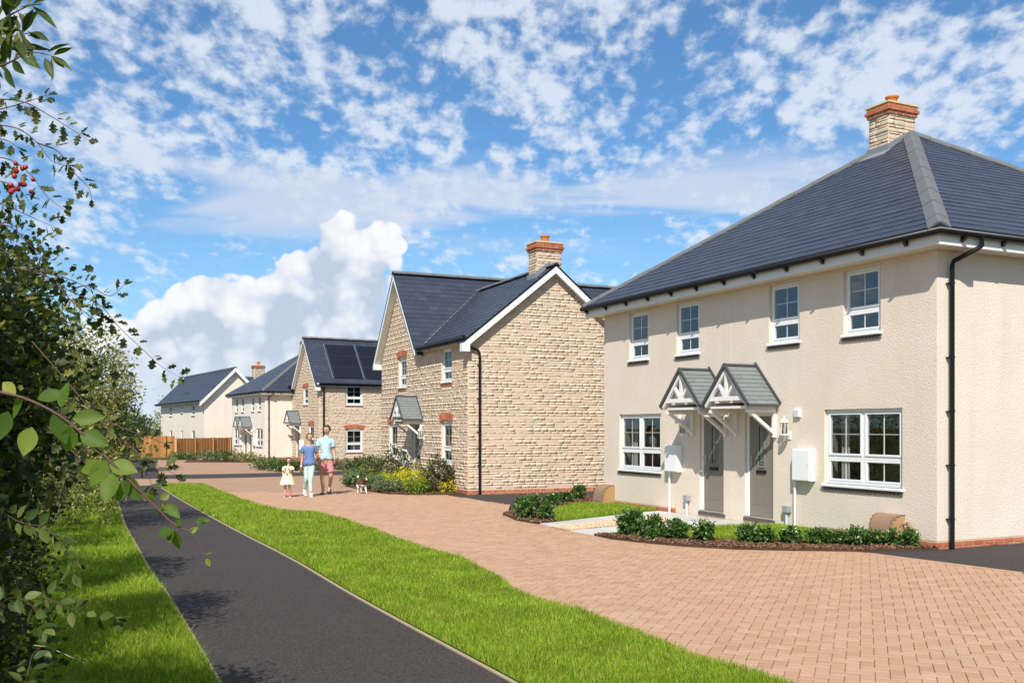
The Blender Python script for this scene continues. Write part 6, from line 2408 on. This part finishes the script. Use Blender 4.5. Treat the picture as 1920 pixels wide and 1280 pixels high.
def lerp3(a, b, t):
    return tuple(a[i] + (b[i] - a[i]) * t for i in range(3))


# the man
J = dict(pelvis=(.02, 0, .96), waist=(.01, 0, 1.14), chest=(0, .0, 1.36), base=(.0, .01, 1.53), neck=(.02, 0, 1.61), skull=(.03, -.01, 1.70),
         shL=(-.185, 0, 1.47), elL=(-.235, -.02, 1.175), wrL=(-.185, -.16, .93), shR=(.185, 0, 1.46), elR=(.215, .02, 1.16), wrR=(.262, -.13, .945),
         hipL=(-.085, 0, .90), knL=(-.10, -.04, .50), anL=(-.075, .0, .09), toeL=(-.085, -.16, .035), hipR=(.11, .0, .90), knR=(.165, -.14, .52), anR=(.06, .20, .20), toeR=(.055, .13, .055))
man, N, E = person('man in pale aqua polo shirt and dusty pink shorts walking with the family', (-5.02, 25.9, 0), J, 1.86, M['skin'], M['hair_brown'], 'short', (.035, -.02, 1.745), RAD(-24), RAD(6),
                   hands=(('wrL', (.1, -.35, -.9), (0, -1, 0), .9, -1), ('wrR', (.1, -.3, -.95), (0, -1, 0), 1.2, 1)))
garment('polo_shirt', man, top_sel(.92, 1.56, .60), lambda v, l, t: .018 + (.012 if v[2] < 1.1 else 0) + (.012 * t if l.startswith('sh') else 0), M['polo'])
col_ = MB()
col_.lathe([(.078, -.02), (.074, .02), (.066, .045), (.060, .03)], (.012, .0, 1.545), 14)
col_.build('collar', M['polo'], man)
garment('shorts', man, low_sel(1.0, .84, 'short'), lambda v, l, t: .012 + (.026 * t if l.startswith('hip') else 0), M['shorts'])
for s, tilt in (('L', 0), ('R', .12)):
    a, t = Vector(J['an' + s]), Vector(J['toe' + s])
    f = MB()
    d = (t - a); d.z = 0; d.normalize()
    sd = Vector((d.y, -d.x, 0))
    h0, h1 = a - d * .07, t + d * .06
    h0.z, h1.z = max(.012, a.z - .085), .012
    pl = [h0 - sd * .035, h0 + sd * .035, h0.lerp(h1, .6) + sd * .05, h1 + sd * .035, h1 - sd * .035, h0.lerp(h1, .6) - sd * .05]
    f.prism([tuple(p) for p in pl], (0, 0, .022))
    m_ = h0.lerp(h1, .62)
    f.tube([tuple(m_ - sd * .052 + Vector((0, 0, .02))), tuple(t + Vector((0, 0, .045))), tuple(m_ + sd * .052 + Vector((0, 0, .02)))], .009, 6)
    f.build('sandal', M['dark'], man)
wt = MB()
wt.tube([(-.19, -.145, .955), (-.184, -.165, .93)], .034, 10)
wt.build('watch', M['dark'], man)
lead = thing('dog_lead_handle', 'black dog lead handle held in the hand of the man', 'lead', (-5.02 + .275, 25.9 - .165, .83))
lm = MB()
lm.add(*ball((0, 0, 0), (.055, .03, .065), 12, 9), 0, True)
lm.build('casing', M['dark'], lead)
lm = MB()
lm.tube([(-.02, -.005, .05), (-.045, 0, .09), (.0, 0, .115), (.045, 0, .085), (.04, 0, .04)], .013, 7)
lm.build('grip', M['dark'], lead)

# the woman
J = dict(pelvis=(-.03, 0, .86), waist=(-.03, 0, 1.02), chest=(-.05, 0, 1.20), base=(-.06, .0, 1.355), neck=(-.05, 0, 1.42), skull=(-.04, -.01, 1.50),
         shL=(-.205, .0, 1.29), elL=(-.225, .0, 1.01), wrL=(-.235, -.10, .78), shR=(.085, .05, 1.295), elR=(.15, .12, 1.05), wrR=(.235, .30, .915),
         hipL=(-.11, .02, .80), knL=(-.12, .02, .46), anL=(-.22, .22, .17), toeL=(-.16, .12, .05), hipR=(.04, -.02, .80), knR=(.01, -.10, .45), anR=(.02, -.10, .09), toeR=(.06, -.21, .035))
woman, N, E = person('woman in a denim blue top and mint green trousers turning towards the man', (-5.28, 25.2, 0), J, 1.66, M['skin'], M['hair_blonde'], 'bun', (-.035, -.02, 1.555), RAD(58), RAD(4), female=True,
                     hands=(('wrL', (.0, -.1, -1), (0, -1, 0), .7, -1), ('wrR', (.55, .6, -.35), (0, -.5, .8), .8, 1)))
garment('blue_top', woman, top_sel(.80, 1.345, .45), lambda v, l, t: .018 + (.016 if v[2] < .95 else 0) + (.014 * t if l.startswith('sh') else 0), M['blue_top'])
garment('trousers', woman, low_sel(.90, .82, 'long'), lambda v, l, t: .009, M['mint'])


def shoe(root, a, t, mat, s=1.0, sole=True):
    a, t = Vector(a), Vector(t)
    zz = min(a.z - .06 * s, t.z)
    V, F = grow({'h': (a.x, a.y, max(a.z - .035 * s, .045 * s), .048 * s, .05 * s), 'm': (*a.lerp(t, .55), .046 * s, .042 * s), 't': (t.x, t.y, max(t.z, .034 * s), .044 * s, .032 * s), 'c': (a.x, a.y, a.z + .02 * s, .047 * s, .047 * s)}, [('h', 'm'), ('m', 't'), ('h', 'c')], 'h')
    m = MB()
    m.add(V, F, 0, True)
    o = m.build('shoe', mat, root)
    if sole:
        d = (t - a); d.z = 0; d.normalize()
        sd = Vector((d.y, -d.x, 0))
        h0, h1 = a - d * .05 * s, t + d * .055 * s
        h0.z, h1.z = max(a.z - .09 * s, .004), max(t.z - .035 * s, .004)
        mm = h0.lerp(h1, .6)
        b = MB()
        b.prism([tuple(p) for p in (h0 - sd * .036 * s, h0 + sd * .036 * s, mm + sd * .047 * s, h1 + sd * .03 * s, h1 - sd * .03 * s, mm - sd * .047 * s)], (0, 0, .02 * s))
        b.build('sole', M['shoe_white'], o)


for s in 'LR':
    shoe(woman, J['an' + s], J['toe' + s], M['mint_shoe'])
wt = MB()
wt.tube([(-.232, -.085, .815), (-.234, -.095, .79)], .030, 10)
wt.build('bracelet', M['shoe_white'], woman)

# the little girl
J = dict(pelvis=(.0, 0, .50), waist=(.0, 0, .60), chest=(.01, 0, .71), base=(.02, 0, .80), neck=(.025, 0, .835), skull=(.03, 0, .89),
         shL=(-.095, .0, .775), elL=(-.125, .0, .615), wrL=(-.105, -.03, .50), shR=(.12, .0, .775), elR=(.17, .02, .655), wrR=(.25, .07, .655),
         hipL=(-.055, 0, .46), knL=(-.065, -.01, .27), anL=(-.07, 0, .065), toeL=(-.06, -.10, .028), hipR=(.06, .0, .46), knR=(.055, -.03, .27), anR=(.06, .06, .07), toeR=(.075, -.04, .028))
girl, N, E = person('little girl in a cream yellow dress with pink shoes', (-5.84, 24.98, 0), J, 1.08, M['skin_child'], M['hair_brown'], 'topknot', (.035, -.015, .955), RAD(14), RAD(4), female=True,
                    hands=(('wrL', (.05, -.1, -1), (0, -1, 0), .6, -1), ('wrR', (.9, .2, .25), (0, -.3, .9), .8, 1)))
garment('dress_top', girl, top_sel(.56, .80, .5), lambda v, l, t: .014 + (.012 * t if l.startswith('sh') else 0), M['dress'])
sk = MB()
n_ = 28
rings = [(.62, .105), (.54, .125), (.45, .152), (.38, .172), (.335, .180)]
vs = []
for z, r in rings:
    for i in range(n_):
        a = 2 * math.pi * i / n_
        rr = r * (1 + (.05 * math.sin(7 * a) + .03 * math.sin(3 * a + 1)) * (.62 - z) / .28)
        vs.append((rr * math.cos(a) - (.03 if math.cos(a) < 0 else 0) * (.62 - z) / .28, rr * .82 * math.sin(a), z + .008 * math.sin(4 * a)))
sk.add(vs, [(j * n_ + i, j * n_ + (i + 1) % n_, (j + 1) * n_ + (i + 1) % n_, (j + 1) * n_ + i) for j in range(len(rings) - 1) for i in range(n_)], 0, True)
sk.build('skirt', M['dress'], girl)
for (x, z, rx, rz) in ((-.035, .735, .014, .030), (.055, .735, .014, .030), (-.03, .655, .011, .009), (.05, .655, .011, .009), (.01, .63, .016, .007), (.01, .60, .028, .005), (-.05, .62, .02, .003), (.07, .62, .02, .003)):
    p = MB()
    pts = [(x + rx * math.cos(2 * math.pi * i / 10), -.128 + abs(x) * .22, z + rz * math.sin(2 * math.pi * i / 10)) for i in range(10)]
    p.prism(pts, (0, .02, 0))
    p.build('print_mark', M['print'], girl)
for s in 'LR':
    shoe(girl, J['an' + s], J['toe' + s], M['pink'], .68)


def coat():
    m, t = new_mat('brown_and_white_coat')
    co = t.n('ShaderNodeTexCoord').outputs['Object']
    sp = t.n('ShaderNodeSeparateXYZ', {0: co})
    n = t.noise(co, 7.5, 2.0, .5)
    back = t.m('ADD', t.m('MULTIPLY', t.step(sp.outputs[2], .20, .31), .55), t.m('MULTIPLY', n, .75))
    f = t.step(back, .56, .64)
    fur = t.noise(t.vm('MULTIPLY', co, (1, 1, .4)), 80.0, 3.0, .6)
    br = t.mix(fur, (0.055, 0.018, 0.009), (0.15, 0.055, 0.026))
    wh = t.mix(fur, (0.52, 0.47, 0.42), (0.78, 0.75, 0.70))
    b = t.n('ShaderNodeBsdfPrincipled', {'Base Color': t.mix(f, wh, br), 'Roughness': .75})
    t.put(b.inputs['Normal'], t.n('ShaderNodeBump', {'Strength': .8, 'Distance': .012, 'Height': fur}).outputs[0])
    out(t, b)
    return m


M['coat'] = coat()
M['coat_brown'] = pbr('chestnut_fur', (0.085, 0.030, 0.014), .75, var=.3, vscale=40, bump=.6, bscale=80)
M['coat_white'] = pbr('white_fur', (0.70, 0.66, 0.61), .8, var=.1, vscale=30, bump=.6, bscale=80)
dog = thing('dog', 'small brown and white spaniel trotting beside the bed', 'dog', (-4.12, 26.3, 0), RAD(-58))
# local: x forward
D = {'rump': (-.16, 0, .285, .072, .078), 'loin': (-.05, 0, .285, .068, .072), 'chest': (.10, 0, .27, .080, .092), 'breast': (.165, 0, .285, .062, .07), 'neck': (.215, 0, .355, .048, .052), 'poll': (.25, 0, .405, .04, .042),
     'tail1': (-.22, 0, .335, .022, .022), 'tail2': (-.27, .01, .40, .026, .03), 'tail3': (-.285, .015, .455, .018, .02)}
DE = [('rump', 'loin'), ('loin', 'chest'), ('chest', 'breast'), ('breast', 'neck'), ('neck', 'poll'), ('rump', 'tail1'), ('tail1', 'tail2'), ('tail2', 'tail3')]
for s, (fx, hx, lift) in {'L': (.10, -.05, 0.0), 'R': (-.02, .06, .03)}.items():
    y = .055 if s == 'L' else -.055
    D.update({'sh' + s: (.12, y, .22, .040, .046), 'el' + s: (.105 + fx * .3, y, .165, .028, .030), 'wr' + s: (.12 + fx * .7, y, .085 + lift, .020, .021), 'pw' + s: (.12 + fx, y, .022 + lift, .022, .018), 'pt' + s: (.145 + fx, y, .018 + lift, .022, .015),
              'th' + s: (-.155, y, .235, .048, .056), 'st' + s: (-.125 + hx * .3, y, .165, .034, .036), 'hk' + s: (-.20 + hx, y, .10, .019, .021), 'hp' + s: (-.185 + hx, y, .022, .021, .018), 'ht' + s: (-.155 + hx, y, .018, .021, .015)})
    DE += [('chest', 'sh' + s), ('sh' + s, 'el' + s), ('el' + s, 'wr' + s), ('wr' + s, 'pw' + s), ('pw' + s, 'pt' + s), ('rump', 'th' + s), ('th' + s, 'st' + s), ('st' + s, 'hk' + s), ('hk' + s, 'hp' + s), ('hp' + s, 'ht' + s)]
V, F = grow(D, DE, 'loin')
mb = MB()
mb.add(V, F, 0, True)
mb.add(*ball((.275, 0, .415), (.062, .052, .056), 14, 10), 0, True)
mb.add(*ball((.335, 0, .395), (.040, .030, .028), 12, 8), 0, True)
mb.build('body', M['coat'], dog)
bl = MB()
bl.add(*ball((.345, 0, .402), (.036, .029, .027), 12, 8), 0, True)
bl.build('muzzle', M['coat_white'], dog)
bz = MB()
bz.prism([(.285, -.009, .468), (.285, .009, .468), (.330, .013, .428), (.330, -.013, .428)], (.006, 0, .006))
bz.build('blaze', M['coat_white'], dog)
for s in (-1, 1):
    e = MB()
    e.add(*ball((.255, s * .064, .385), (.034, .014, .062), 10, 8), 0, True)
    e.build('ear', M['coat_brown'], dog)
    e = MB()
    e.add(*ball((.322, s * .027, .428), (.009, .008, .009), 8, 6), 0, True)
    e.build('eye', M['dark'], dog)
nz = MB()
nz.add(*ball((.380, 0, .408), (.011, .013, .010), 8, 6), 0, True)
nz.build('nose', M['dark'], dog)
tf = MB()
tf.add(*ball((-.283, .013, .44), (.030, .028, .055), 10, 8), 0, True)
tf.build('tail_plume', M['coat_white'], dog)
